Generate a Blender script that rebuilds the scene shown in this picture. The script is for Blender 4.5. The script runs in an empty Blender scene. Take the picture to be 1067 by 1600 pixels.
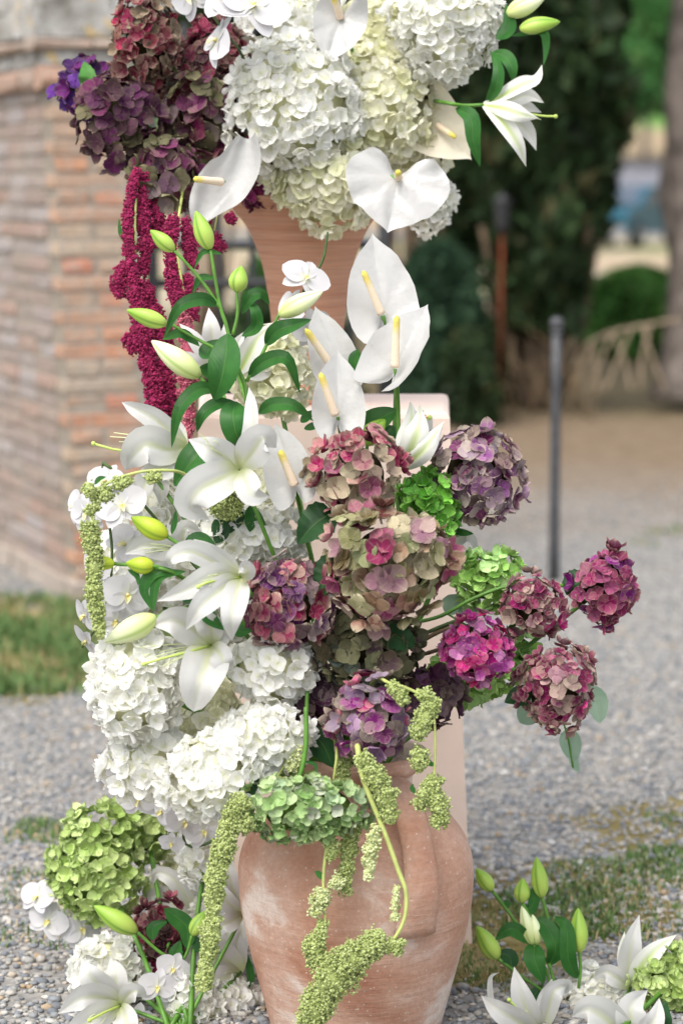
import bpy, math, random
import numpy as np
from mathutils import Vector, Matrix, Quaternion

random.seed(7); rng = np.random.default_rng(7)
scene = bpy.context.scene
COL = scene.collection

# ------------------------------------------------------------------ camera, world, sun, exposure
FPX, CAMH, PITCH = 3779.0, 1.5, math.atan(515 / 3779.0)
cam = bpy.data.cameras.new('camera'); camo = bpy.data.objects.new('camera', cam); COL.objects.link(camo)
camo.location = (0, 0, CAMH); camo.rotation_euler = (math.pi / 2 - PITCH, 0, 0)
cam.sensor_fit = 'HORIZONTAL'; cam.sensor_width = 24.0; cam.lens = 24.0 * FPX / 1067.0
cam.clip_start = 0.1; cam.clip_end = 2000
cam.dof.use_dof = True; cam.dof.focus_distance = 4.22; cam.dof.aperture_fstop = 2.7
scene.camera = camo

SUN_EL, SUN_AZ = math.radians(58), math.radians(212)     # azimuth clockwise from +Y
w = bpy.data.worlds.new('World'); scene.world = w; w.use_nodes = True
wn = w.node_tree; bg = wn.nodes['Background']
sky = wn.nodes.new('ShaderNodeTexSky'); sky.sky_type = 'NISHITA'; sky.sun_disc = False
sky.sun_elevation = SUN_EL; sky.sun_rotation = SUN_AZ; sky.dust_density = 4.0; sky.ozone_density = 0.6; sky.air_density = 1.0
hs = wn.nodes.new('ShaderNodeHueSaturation'); hs.inputs['Saturation'].default_value = 0.45      # thin overcast veil
wn.links.new(sky.outputs[0], hs.inputs['Color']); wn.links.new(hs.outputs[0], bg.inputs[0]); bg.inputs[1].default_value = 0.15
sl = bpy.data.lights.new('sun', 'SUN'); sl.energy = 1.1; sl.angle = math.radians(50); sl.color = (1.0, 0.955, 0.90)
so = bpy.data.objects.new('sun', sl); COL.objects.link(so)
sd = Vector((math.sin(SUN_AZ) * math.cos(SUN_EL), math.cos(SUN_AZ) * math.cos(SUN_EL), math.sin(SUN_EL)))
so.rotation_euler = sd.to_track_quat('Z', 'Y').to_euler()
scene.view_settings.view_transform = 'Standard'; scene.view_settings.look = 'None'
scene.view_settings.gamma = 1; scene.view_settings.use_curve_mapping = False
scene.view_settings.exposure = 1.04
scene.cycles.max_bounces = 9; scene.cycles.diffuse_bounces = 7; scene.cycles.transmission_bounces = 4
scene.cycles.glossy_bounces = 2

# ------------------------------------------------------------------ maths helpers
R_ = Vector((1, 0, 0)); F_ = Vector((0, math.cos(PITCH), -math.sin(PITCH))); U_ = Vector((0, math.sin(PITCH), math.cos(PITCH)))
C_ = Vector((0, 0, CAMH)); T_ = -F_
def P(px, py, d):
    return C_ + F_ * d + R_ * ((px - 533.5) / FPX * d) + U_ * ((800 - py) / FPX * d)
def V3(r, u, t): return R_ * r + U_ * u + T_ * t
def G(px, py, z=0.0):                     # ground point seen at a photo pixel
    v = F_ + R_ * ((px - 533.5) / FPX) + U_ * ((800 - py) / FPX)
    return C_ + v * ((z - CAMH) / v.z)
def s2l(c): return c / 12.92 if c <= 0.04045 else ((c + 0.055) / 1.055) ** 2.4
def hx(h, k=1.0):
    h = h.lstrip('#'); return tuple(s2l(int(h[i:i + 2], 16) / 255) * k for i in (0, 2, 4)) + (1.0,)
def U(a, b): return random.uniform(a, b)
def crom(pts, n):                          # Catmull-Rom through pts -> n samples
    pts = [Vector(p) for p in pts]
    if len(pts) == 2: return [pts[0].lerp(pts[1], i / (n - 1)) for i in range(n)]
    e = [pts[0] * 2 - pts[1]] + pts + [pts[-1] * 2 - pts[-2]]
    out = []; m = len(pts) - 1
    for i in range(n):
        x = i / (n - 1) * m; k = min(int(x), m - 1); t = x - k
        a, b, c, d = e[k], e[k + 1], e[k + 2], e[k + 3]
        out.append(0.5 * ((2 * b) + (c - a) * t + (2 * a - 5 * b + 4 * c - d) * t * t + (3 * b - a - 3 * c + d) * t ** 3))
    return out

# ------------------------------------------------------------------ objects
WL = {}
def tag(o, label=None, cat=None, group=None, kind=None):
    if label: o['label'] = label
    if cat: o['category'] = cat
    if group: o['group'] = group
    if kind: o['kind'] = kind
    return o
def thing(name, label, cat, at=(0, 0, 0), group=None):
    o = bpy.data.objects.new(name, None); COL.objects.link(o); o.empty_display_size = 0.05
    o.location = at; WL[o.name] = Vector(at)
    return tag(o, label, cat, group)
def part(parent, name, me, at=None, rot=None, scale=None, local=False, color=None):
    """mesh in world coordinates unless local; at = world location of its origin"""
    o = bpy.data.objects.new(name, me); COL.objects.link(o)
    base = Vector(at) if at is not None else (WL[parent.name] if parent else Vector((0, 0, 0)))
    if not local and me is not None: me.transform(Matrix.Translation(-base))
    if parent: o.parent = parent; o.location = base - WL[parent.name]
    else: o.location = base
    if rot is not None: o.rotation_euler = rot
    if scale is not None: o.scale = scale if hasattr(scale, '__len__') else (scale,) * 3
    if color is not None: o.color = color
    WL[o.name] = base
    return o
def mk(V, F, mat, attrs=None, smooth=True, name='m'):
    me = bpy.data.meshes.new(name)
    V = np.asarray(V, dtype=np.float32).reshape(-1, 3)
    if isinstance(F, np.ndarray):
        k = F.shape[1]; n = len(F)
        me.vertices.add(len(V)); me.vertices.foreach_set('co', V.ravel())
        me.loops.add(n * k); me.loops.foreach_set('vertex_index', F.astype(np.int32).ravel())
        me.polygons.add(n); me.polygons.foreach_set('loop_start', np.arange(0, n * k, k, dtype=np.int32))
        me.update(calc_edges=True)
    else:
        me.from_pydata(V.tolist(), [], F)
    if smooth: me.polygons.foreach_set('use_smooth', np.ones(len(me.polygons), dtype=bool))
    for a, vals in (attrs or {}).items():
        vals = np.asarray(vals, dtype=np.float32)
        at = me.attributes.new(a, 'FLOAT', 'POINT'); at.data.foreach_set('value', vals.ravel())
    if mat: me.materials.append(mat)
    me.update(); return me
def join(*ms):                              # [(V,F,attrs)] -> joined
    Vs, Fs, A, o = [], [], {}, 0
    for V, F, a in ms:
        V = np.asarray(V, dtype=np.float32).reshape(-1, 3)
        Vs.append(V); Fs += [tuple(i + o for i in f) for f in F]; o += len(V)
        for k, v in a.items(): A.setdefault(k, []).append(np.asarray(v, dtype=np.float32))
    return np.concatenate(Vs), Fs, {k: np.concatenate(v) for k, v in A.items()}
def gridF(n, m, wrap=False):
    f = []
    for i in range(n - 1):
        for j in range(m if wrap else m - 1):
            j2 = (j + 1) % m; f.append((i * m + j, i * m + j2, (i + 1) * m + j2, (i + 1) * m + j))
    return f
def tubeD(pts, r0, r1=None, k=7, n=None, caps=True):
    r1 = r0 if r1 is None else r1
    sp = crom(pts, n or max(4, 5 * (len(pts) - 1) + 1)); n = len(sp); V, T = [], []
    t0 = (sp[1] - sp[0]).normalized(); a = t0.orthogonal().normalized()
    for i, p in enumerate(sp):
        t = (sp[min(i + 1, n - 1)] - sp[max(i - 1, 0)]).normalized()
        a = (a - t * a.dot(t)).normalized(); b = t.cross(a); r = r0 + (r1 - r0) * i / (n - 1)
        for j in range(k):
            q = 2 * math.pi * j / k; V.append(p + (a * math.cos(q) + b * math.sin(q)) * r); T.append(i / (n - 1))
    F = gridF(n, k, True)
    if caps: F += [tuple(range(k))[::-1], tuple(range((n - 1) * k, n * k))]
    return [tuple(v) for v in V], F, {'tt': T}
def tube(pts, r0, r1, mat, k=7, n=None):
    V, F, A = tubeD(pts, r0, r1, k, n); return mk(V, F, mat, A)
def lathe(prof, c, k=64, attrs=False):       # prof [(r,z)] about vertical axis through c (x,y)
    V = []
    for r, z in prof:
        for j in range(k):
            q = 2 * math.pi * j / k; V.append((c[0] + r * math.cos(q), c[1] + r * math.sin(q), z))
    return V, gridF(len(prof), k, True)
def boxD(x0, x1, y0, y1, z0, z1):
    V = [(x, y, z) for z in (z0, z1) for y in (y0, y1) for x in (x0, x1)]
    return V, [(0, 2, 3, 1), (4, 5, 7, 6), (0, 1, 5, 4), (2, 6, 7, 3), (0, 4, 6, 2), (1, 3, 7, 5)], {}
PROF = {
    'lily': lambda t: (0.24 * (1 - t) ** 1.2 + math.sin(math.pi * min(1, t) ** 0.92) ** 1.05) * (0.9 if t < .999 else 0.02),
    'leaf': lambda t: max(0.06 if t < .5 else 0.01, math.sin(math.pi * t ** 0.8) ** 0.8),
    'wide': lambda t: max(0.12 if t < .5 else 0.02, math.sin(math.pi * t ** 0.75) ** 0.55),
    'ovate': lambda t: max(0.05 if t < .5 else 0.01, math.sin(math.pi * t ** 0.62) ** 0.8),
}
def blade(pts, width, mat, hint=None, prof='leaf', cup=0.25, roll=0.0, twist=0.0, rib=0.17, ruffle=0.0, n=15, m=9, tooth=0.0):
    """a thin organ (tepal, leaf) along world points; width = full width"""
    sp = crom(pts, n); hint = hint or T_; V, tt, ss = [], [], []; ph = U(0, 6)
    for i, p in enumerate(sp):
        t = i / (n - 1)
        tan = (sp[min(i + 1, n - 1)] - sp[max(i - 1, 0)]).normalized()
        sd_ = tan.cross(hint)
        if sd_.length < 1e-4: sd_ = tan.orthogonal()
        sd_.normalize(); nr = sd_.cross(tan).normalized()
        a = roll + twist * t; sd_, nr = sd_ * math.cos(a) + nr * math.sin(a), nr * math.cos(a) - sd_ * math.sin(a)
        hw = width * 0.5 * PROF[prof](t) * (1 + (tooth * (1 if i % 2 else -1) if tooth else 0))
        for j in range(m):
            s = j / (m - 1) * 2 - 1
            z = cup * hw * s * s - rib * hw * math.exp(-(s / 0.16) ** 2)
            z += ruffle * width * 0.5 * math.sin(9 * t + ph + (2 if s > 0 else 0)) * abs(s) ** 3 * min(1, 2 * t) * min(1, 4 * (1 - t))
            V.append(tuple(p + sd_ * (s * hw) + nr * z)); tt.append(t); ss.append(abs(s))
    return mk(V, gridF(n, m), mat, {'tt': tt, 'ss': ss})
def PP(pts, d): return [P(p[0], p[1], d + (p[2] if len(p) > 2 else 0)) for p in pts]
def wpx(px, d): return px * d / FPX

# ------------------------------------------------------------------ materials
class NT:
    def __init__(s, name):
        s.m = bpy.data.materials.new(name); s.m.use_nodes = True; s.t = s.m.node_tree; s.t.nodes.clear()
        s.out = s.t.nodes.new('ShaderNodeOutputMaterial')
    def n(s, ty, **kw):
        o = s.t.nodes.new('ShaderNode' + ty)
        for k, v in kw.items(): setattr(o, k, v)
        return o
    def put(s, sock, v):
        if v is None: return
        if isinstance(v, bpy.types.NodeSocket): s.t.links.new(v, sock)
        else: sock.default_value = v
    def attr(s, name): return s.n('Attribute', attribute_name=name).outputs['Fac']
    def oinfo(s): return s.n('ObjectInfo').outputs
    def obj(s): return s.n('TexCoord').outputs['Object']
    def pos(s): return s.n('NewGeometry').outputs['Position']
    def mapping(s, v, scale): 
        o = s.n('Mapping'); s.put(o.inputs[0], v); o.inputs['Scale'].default_value = scale; return o.outputs[0]
    def mix(s, f, a, b, mode='MIX'):
        o = s.n('Mix', data_type='RGBA', blend_type=mode); s.put(o.inputs[0], f); s.put(o.inputs[6], a); s.put(o.inputs[7], b); return o.outputs[2]
    def math(s, op, a, b=None, clamp=False):
        o = s.n('Math', operation=op, use_clamp=clamp); s.put(o.inputs[0], a); s.put(o.inputs[1], b); return o.outputs[0]
    def noise(s, v, scale, detail=3, rough=.55, dist=0):
        o = s.n('TexNoise'); s.put(o.inputs['Vector'], v); o.inputs['Scale'].default_value = scale
        o.inputs['Detail'].default_value = detail; o.inputs['Roughness'].default_value = rough; o.inputs['Distortion'].default_value = dist
        return o.outputs[0]
    def mr(s, v, a, b, c=0., d=1., smooth=True):
        o = s.n('MapRange', interpolation_type='SMOOTHSTEP' if smooth else 'LINEAR'); s.put(o.inputs[0], v)
        for i, x in enumerate((a, b, c, d)): s.put(o.inputs[i + 1], x)
        return o.outputs[0]
    def ramp(s, f, stops):
        o = s.n('ValToRGB'); s.put(o.inputs[0], f); e = o.color_ramp.elements
        while len(e) < len(stops): e.new(0.5)
        for x, (p, c) in zip(e, stops): x.position = p; x.color = c
        return o.outputs[0]
    def bright(s, c, f):
        o = s.n('HueSaturation'); s.put(o.inputs['Color'], c); s.put(o.inputs['Value'], f); return o.outputs[0]
    def bump(s, h, strength=.3, dist=.01):
        o = s.n('Bump'); s.put(o.inputs['Height'], h); o.inputs['Strength'].default_value = strength; o.inputs['Distance'].default_value = dist
        return o.outputs[0]
    def fin(s, col, rough=.5, spec=.35, trans=0., tcol=None, normal=None, metal=0., sheen=0.):
        b = s.n('BsdfPrincipled'); s.put(b.inputs['Base Color'], col); s.put(b.inputs['Roughness'], rough)
        b.inputs['Specular IOR Level'].default_value = spec; b.inputs['Metallic'].default_value = metal
        if sheen: b.inputs['Sheen Weight'].default_value = sheen
        s.put(b.inputs['Normal'], normal); sh = b.outputs[0]
        if trans:
            tr = s.n('BsdfTranslucent'); s.put(tr.inputs[0], tcol or col); s.put(tr.inputs['Normal'], normal)
            mx = s.n('MixShader'); mx.inputs[0].default_value = trans
            s.t.links.new(sh, mx.inputs[1]); s.t.links.new(tr.outputs[0], mx.inputs[2]); sh = mx.outputs[0]
        s.t.links.new(sh, s.out.inputs[0]); return s.m

def m_petal(name, edge, white=False):
    N = NT(name); o = N.oinfo(); tt, pv, ss = N.attr('tt'), N.attr('pv'), N.attr('ss')
    c = o['Color']
    if white:
        c = N.mix(N.mr(tt, 0.05, 0.4, 0.4, 0.0), c, hx('#dfe2a8'))
        c = N.bright(c, N.mr(pv, 0, 1, 0.96, 1.0))
        vein = N.noise(N.mapping(N.obj(), (1, 1, 1)), 9, 2)
        return N.fin(c, .55, .25, .45, normal=N.bump(vein, .2, .02))
    al = o['Alpha']
    f = N.math('MULTIPLY', N.mr(tt, .35, 1.0), al)
    f2 = N.math('MULTIPLY', N.mr(pv, .55, .9), N.math('MULTIPLY', al, .8))
    c = N.mix(N.math('MAXIMUM', f, f2), c, edge)
    c = N.mix(N.mr(N.noise(N.obj(), 1.6, 3), .45, .75, 0., .3), c, N.bright(c, .7))
    c = N.mix(N.math('MULTIPLY', N.math('MAXIMUM', N.mr(ss, .8, 1.), N.mr(tt, .85, 1.)), .35), c, edge)
    c = N.bright(c, N.mr(pv, 0, 1, 0.78, 1.18))
    c = N.mix(N.math('MULTIPLY', N.mr(ss, 0., .12, .22, 0.), N.mr(tt, .2, .4)), c, edge)
    vein = N.noise(N.obj(), 7, 3)
    return N.fin(c, .58, .25, .22, normal=N.bump(vein, .22, .04))
M = {}
M['dusky'] = m_petal('hydrangea_petal', hx('#c9bfa2', .8))
M['plum'] = m_petal('hydrangea_plum_petal', hx('#8d8a66', .8))
M['greenp'] = m_petal('hydrangea_green_petal', hx('#c9d8a0', .85))
M['white'] = m_petal('hydrangea_white_petal', hx('#ffffff'), True)
def m_plain(name, c, rough=.6, spec=.3, trans=0., nz=None, amt=.3, bump=0., coord='obj', c2=None, nd=3, bd=.01):
    N = NT(name); v = N.obj() if coord == 'obj' else N.pos(); col = c; nm = None
    if nz:
        f = N.noise(v, nz, nd); col = N.mix(N.mr(f, .32, .68), c, c2 or tuple(x * (1 - amt) for x in c[:3]) + (1,))
        if bump: nm = N.bump(f, bump, bd)
    return N.fin(col, rough, spec, trans, normal=nm)
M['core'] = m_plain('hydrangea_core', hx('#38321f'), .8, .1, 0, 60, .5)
M['core_white'] = m_plain('hydrangea_pale_core', hx('#d6d6b0'), .8, .1, 0, 60, .2)
M['stem'] = m_plain('green_stem', hx('#5a8a32'), .45, .4, 0, 30, .35)
M['stem_dark'] = m_plain('dark_green_stem', hx('#46602c'), .5, .4, 0, 30, .4)
M['stem_pale'] = m_plain('pale_green_stem', hx('#b3bd6e'), .5, .4, 0, 30, .25)
M['twig'] = m_plain('brown_stem', hx('#7d6850'), .7, .2, 0, 40, .4)
def m_lily():
    N = NT('lily_tepal'); tt, ss = N.attr('tt'), N.attr('ss')
    mid = N.math('MULTIPLY', N.mr(ss, 0., .30, 1., 0.), N.mr(tt, .05, .95, .75, 0.1))
    base = N.mr(tt, 0., .34, .75, 0.)
    c = N.mix(N.math('MAXIMUM', base, N.math('MULTIPLY', mid, .8)), hx('#f7f7f3', .66), hx('#d3dd92', .85))
    st = N.n('TexWave', wave_type='BANDS'); st.inputs['Scale'].default_value = 5.5; st.inputs['Distortion'].default_value = 1.0
    cb = N.n('CombineXYZ'); N.put(cb.inputs[0], ss); N.t.links.new(cb.outputs[0], st.inputs[0])
    return N.fin(c, .42, .35, .30, normal=N.bump(st.outputs['Fac'], .2, .005))
M['lily'] = m_lily()
def m_lilyback():
    N = NT('lily_tepal_green'); tt, ss = N.attr('tt'), N.attr('ss')
    mid = N.math('MULTIPLY', N.mr(ss, 0., .55, 1., 0.), N.mr(tt, .0, 1., .95, 0.35))
    c = N.mix(mid, hx('#f5f6ee', .82), hx('#b4cc66'))
    return N.fin(c, .42, .35, .25)
M['lilyg'] = m_lilyback()
def m_leaf(name, c1, c2, rough=.38, tr=.22):
    N = NT(name); tt, ss = N.attr('tt'), N.attr('ss')
    c = N.mix(N.mr(N.noise(N.obj(), 26, 3), .3, .7), hx(c1), hx(c2))
    c = N.mix(N.mr(ss, .0, .08, .22, 0.), c, hx('#8fb068'))
    wv = N.n('TexWave', wave_type='BANDS'); wv.inputs['Scale'].default_value = 4.0
    cb = N.n('CombineXYZ'); N.put(cb.inputs[0], ss); N.t.links.new(cb.outputs[0], wv.inputs[0])
    return N.fin(c, rough, .45, tr, normal=N.bump(wv.outputs['Fac'], .45, .004))
M['leaf'] = m_leaf('lily_leaf', '#2c6428', '#3d7632')
M['leaf_dark'] = m_leaf('dark_leaf', '#234a26', '#2f5c2e', .45, .12)
M['leaf_mid'] = m_leaf('serrated_leaf', '#4b8a3c', '#5f9a48', .5)
M['euc'] = m_leaf('eucalyptus_leaf', '#8fae94', '#a2bda4', .6, .2)
def m_bud(name, a, b, c_):
    N = NT(name); tt, ss = N.attr('tt'), N.attr('ss')
    c = N.mix(N.mr(tt, .0, .9), hx(a), hx(b)); c = N.mix(N.mr(ss, .55, 1., 0., .75), c, hx(c_))
    return N.fin(c, .42, .4, .12, normal=N.bump(N.noise(N.obj(), 60, 2), .08, .002))
M['bud'] = m_bud('lily_bud', '#b9d266', '#8fb543', '#5f8f34')
M['bud_pale'] = m_bud('pale_lily_bud', '#cfdc8e', '#e4ebc2', '#a5c165')
M['bud_yellow'] = m_bud('yellow_green_bud', '#c3d33f', '#a9c43a', '#74a032')
def m_spathe():
    N = NT('anthurium_spathe'); tt = N.attr('tt')
    c = N.mix(N.mr(tt, 0., .25, .25, 0.), hx('#f3f3f0', .57), hx('#e0e4cc', .7))
    vein = N.noise(N.obj(), 26, 3, .6)
    return N.fin(c, .22, .5, .24, normal=N.bump(vein, .25, .012))
M['spathe'] = m_spathe()
M['spathe_cream'] = m_plain('cream_spathe', hx('#efe8d4'), .32, .4, .25, 20, .1)
def m_spadix():
    N = NT('spadix'); tt = N.attr('tt')
    c = N.ramp(tt, [(0., hx('#f1dcc4')), (.62, hx('#f1e0c2')), (.80, hx('#e8d47c')), (1., hx('#cfc652'))])
    return N.fin(c, .6, .25, .1, normal=N.bump(N.noise(N.obj(), 420, 1), .6, .002))
M['spadix'] = m_spadix()
def m_orchid():
    N = NT('orchid_petal'); tt = N.attr('tt')
    c = N.mix(N.mr(tt, .0, .3, .35, 0.), hx('#f5f4f6', .67), hx('#dfe4b8'))
    return N.fin(c, .5, .3, .32, normal=N.bump(N.noise(N.obj(), 40, 3), .12, .006))
M['orchid'] = m_orchid()
M['lip'] = m_plain('orchid_lip', hx('#f0ecd0'), .5, .3, .2, 60, .5, c2=hx('#d3c878'))
M['pistil'] = m_plain('lily_pistil', hx('#b9cf6a'), .4, .4, .1)
M['filament'] = m_plain('lily_filament', hx('#d9e2b0'), .5, .3, .15)
M['anther'] = m_plain('lily_anther', hx('#b8713a'), .8, .1)
def m_bead(name, a, b, tr=.1):
    N = NT(name); f = N.attr('bv'); c = N.mix(f, hx(a), hx(b)); return N.fin(c, .7, .2, tr, sheen=.1)
M['bead_green'] = m_bead('green_amaranth_bead', '#86964a', '#b9c486')
M['bead_pale'] = m_bead('pale_amaranth_bead', '#a3ad66', '#d9dfb0')
M['bead_magenta'] = m_bead('magenta_amaranth_bead', '#6e0c38', '#a8235a')
M['bead_pink'] = m_bead('pink_amaranth_bead', '#a23a5c', '#cc7c86')

def m_terracotta():
    N = NT('terracotta'); v = N.pos()
    big = N.noise(N.mapping(v, (1, 1, .7)), 3.4, 4, .5, 1.2); fine = N.noise(v, 130, 3); mid = N.noise(N.mapping(v, (1, 1, 2.2)), 9, 6, .7, 1.0)
    c = N.ramp(N.math('ADD', N.math('MULTIPLY', big, .8), N.math('MULTIPLY', mid, .2)), [(.36, hx('#ac7b64')), (.45, hx('#ba917b')), (.52, hx('#c5a28f')), (.57, hx('#dbcabd'))])
    st = N.noise(N.mapping(v, (2, 2, 22)), 3, 5, .7, .5); c = N.mix(N.mr(st, .5, .75, 0, .22), c, hx('#d6c0ae')); c = N.mix(N.mr(st, .45, .25, 0, .22), c, hx('#a87052'))
    sp = N.n('TexVoronoi'); N.put(sp.inputs['Vector'], v); sp.inputs['Scale'].default_value = 75
    c = N.mix(N.mr(sp.outputs['Distance'], .10, .16, .5, 0.), c, hx('#ded2c4'))
    c = N.mix(N.mr(N.noise(v, 30, 4, .7), .63, .8, 0, .45), c, hx('#e3d6ca'))
    c = N.bright(c, N.mr(fine, .3, .7, .92, 1.06))
    return N.fin(c, .9, .12, normal=N.bump(N.math('ADD', fine, N.math('MULTIPLY', st, 3.)), .35, .003))
M['terracotta'] = m_terracotta()
def m_urn():
    N = NT('ribbed_terracotta'); v = N.pos()
    b = N.noise(N.mapping(v, (.5, .5, 26)), 3.2, 4, .55, .15); b2 = N.noise(N.mapping(v, (3, 3, 90)), 3, 3)
    c = N.ramp(b, [(.3, hx('#b3836a')), (.48, hx('#bb8d74')), (.62, hx('#c0957c')), (.75, hx('#b5876d'))])
    c = N.bright(c, N.mr(b2, .3, .7, .9, 1.08))
    return N.fin(c, .8, .2, normal=N.bump(b2, .3, .004))
M['urn'] = m_urn()
M['plinth'] = m_plain('painted_plinth', hx('#efd9cb', .95), .75, .2, 0, 5, .1, .04, nd=6)
M['iron'] = m_plain('black_iron', hx('#2e2f31'), .55, .4, 0, 30, .3)
M['iron_grey'] = m_plain('grey_iron', hx('#4c4d50'), .5, .45, 0, 25, .35)
M['rust'] = m_plain('rusted_iron', hx('#6a3824'), .85, .15, 0, 9, .45)
def m_brick():
    N = NT('brick'); c = N.bright(N.mix(.32, N.oinfo()['Color'], hx('#ab958a')), .98); v = N.pos()
    f = N.noise(v, 22, 4, .65); c2 = N.mix(N.mr(f, .40, .66, .05, .65), c, hx('#a0978b'))
    c2 = N.mix(N.mr(N.noise(v, 3.4, 5, .6), .50, .68, 0, .5), c2, hx('#9d968d')); c2 = N.mix(N.mr(N.noise(v, 2.1, 4), .56, .7, 0, .4), c2, hx('#8c8478'))
    c2 = N.bright(c2, N.mr(N.noise(v, 70, 3), .3, .7, .82, 1.12))
    return N.fin(c2, .9, .12, normal=N.bump(f, .5, .01))
M['brick'] = m_brick()
M['mortar'] = m_plain('lime_mortar', hx('#988f83'), .95, .05, 0, 30, .25, .5, 'pos')
def m_stone():
    N = NT('lichen_stone'); v = N.pos(); f = N.noise(v, 9, 5, .65)
    c = N.ramp(f, [(.3, hx('#6f6c64')), (.45, hx('#98958e')), (.6, hx('#b6b4b0')), (.75, hx('#8a8473'))])
    c = N.mix(N.mr(N.noise(v, 14, 4), .6, .68, 0, .8), c, hx('#c2a468'))
    c = N.bright(c, N.mr(N.noise(v, 80, 3), .3, .7, .8, 1.12))
    return N.fin(c, .95, .08, normal=N.bump(f, .5, .02))
M['stone'] = m_stone()
PATCH = ((.26, 4.62, .22, .26), (.62, 4.95, .42, .35), (.85, 5.5, .32, .35), (-1.9, 7.75, 1.75, 1.02))
def m_ground():
    N = NT('gravel_ground'); v = N.pos(); sx = N.n('SeparateXYZ'); N.t.links.new(v, sx.inputs[0]); y = sx.outputs[1]
    peb = N.n('TexVoronoi'); N.put(peb.inputs['Vector'], v); peb.inputs['Scale'].default_value = 48
    grav = N.mix(N.mr(peb.outputs['Color'], .2, .8), hx('#7d7b78'), hx('#95928d'))
    n1 = N.noise(v, 1.1, 4); n2 = N.noise(v, 9, 4, .65)
    dirt = N.mix(N.mr(n2, .35, .68), hx('#6b5c4b'), hx('#80705d'))
    edge = N.math('ADD', y, N.math('MULTIPLY', n1, 3.2))
    c = N.mix(N.mr(edge, 10.6, 15.0), grav, dirt)
    gx, gy = sx.outputs[0], sx.outputs[1]
    def ell(cx, cy, rx, ry): return N.math('ADD', N.math('POWER', N.math('DIVIDE', N.math('SUBTRACT', gx, cx), rx), 2.0), N.math('POWER', N.math('DIVIDE', N.math('SUBTRACT', gy, cy), ry), 2.0))
    nz = N.math('MULTIPLY', N.math('SUBTRACT', N.noise(v, 6, 5, .65), .5), 3.2)
    for (ex, ey, rx, ry) in PATCH:
        msk = N.mr(N.math('ADD', ell(ex, ey, rx, ry), nz), 1.05, .75)
        c = N.mix(msk, c, N.mix(N.mr(N.noise(v, 14, 4), .35, .65), hx('#6a5f38'), hx('#7d7350')))
    soil = N.mix(N.mr(n2, .4, .6), hx('#5d5240'), hx('#6c624a'))
    c = N.mix(N.mr(edge, 16.4, 17.8), c, soil)
    far = N.mix(N.mr(N.noise(v, .35, 3), .45, .6), hx('#a29783'), hx('#85875f'))
    c = N.mix(N.mr(y, 24, 32), c, far)
    c = N.bright(c, N.mr(N.noise(v, 40, 3), .3, .7, .82, 1.12))
    return N.fin(c, .95, .08, normal=N.bump(peb.outputs['Distance'], .5, .01))
M['ground'] = m_ground()
def m_peb():
    N = NT('pebble'); f = N.attr('bv')
    c = N.ramp(f, [(0., hx('#64686d')), (.25, hx('#7b7f84')), (.5, hx('#8e8f8d')), (.75, hx('#9c968c')), (.92, hx('#b5b3ae')), (1., hx('#998467'))])
    c = N.bright(c, N.mr(N.noise(N.pos(), 160, 3), .3, .7, .85, 1.1))
    return N.fin(c, .8, .25)
M['pebble'] = m_peb()
def m_grass():
    N = NT('grass_blade'); f = N.attr('bv')
    c = N.ramp(f, [(0., hx('#4a6a38')), (.45, hx('#64804a')), (.7, hx('#80905a')), (.85, hx('#a4946a')), (1., hx('#b8a280'))])
    return N.fin(c, .6, .25, .25)
M['grass'] = m_grass()
M['lawn'] = m_plain('lawn_soil', hx('#5d6b3c'), .95, .05, 0, 5, .3, .4, 'pos', c2=hx('#94805a'))
M['moss'] = m_plain('mossy_soil', hx('#76693c'), .95, .05, 0, 12, .3, .6, 'pos', c2=hx('#5d6b30'))
def m_fol(name, a, b, c3):
    N = NT(name); f = N.attr('bv'); c = N.ramp(f, [(0., hx(a)), (.6, hx(b)), (1., hx(c3))]); return N.fin(c, .65, .2, .15)
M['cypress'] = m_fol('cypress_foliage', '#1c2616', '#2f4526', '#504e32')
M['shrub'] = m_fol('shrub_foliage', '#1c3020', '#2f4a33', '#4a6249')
M['hedge'] = m_fol('hedge_foliage', '#2a4a1e', '#4a7a34', '#7a9a50')
M['fartree'] = m_fol('far_foliage', '#2f5a2c', '#4a7a40', '#709458')
M['bark'] = m_plain('grey_bark', hx('#7a716a'), .9, .1, 0, 7, .55, .8, 'pos', nd=6, bd=.05)
M['cbark'] = m_plain('cypress_bark', hx('#6f5f4e'), .9, .1, 0, 14, .5, .6, 'pos')
M['straw'] = m_plain('dry_stalk', hx('#7d6c54'), .9, .1, 0, 20, .35)
M['wood'] = m_plain('weathered_wood', hx('#9c8c76'), .85, .15, 0, 20, .35)

# ------------------------------------------------------------------ SETTING: ground, hill
def ground_sheet(name, poly, z, mat, kind='structure'):
    me = mk([(x, y, z) for x, y in poly], [tuple(range(len(poly)))], mat, smooth=False)
    return tag(part(None, name, me), kind=kind)
ground_sheet('ground', [(-600, -20), (600, -20), (600, 900), (-600, 900)], 0.0, M['ground'])
def blob(cx, cy, rx, ry, n=40, amp=.18, seed=0):
    r = random.Random(seed); ph = [r.uniform(0, 6.3) for _ in range(4)]
    out = []
    for i in range(n):
        a = 2 * math.pi * i / n; k = 1 + amp * sum(math.sin((j + 2) * a + ph[j]) / (j + 1.2) for j in range(4))
        out.append((cx + rx * k * math.cos(a), cy + ry * k * math.sin(a)))
    return out
LAWN = blob(-1.9, 7.75, 1.75, 1.02, 60, .10, 3)
gm = G(800, 1590)
MOSS = blob(.30, 4.62, .24, .27, 50, .25, 5)
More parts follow.
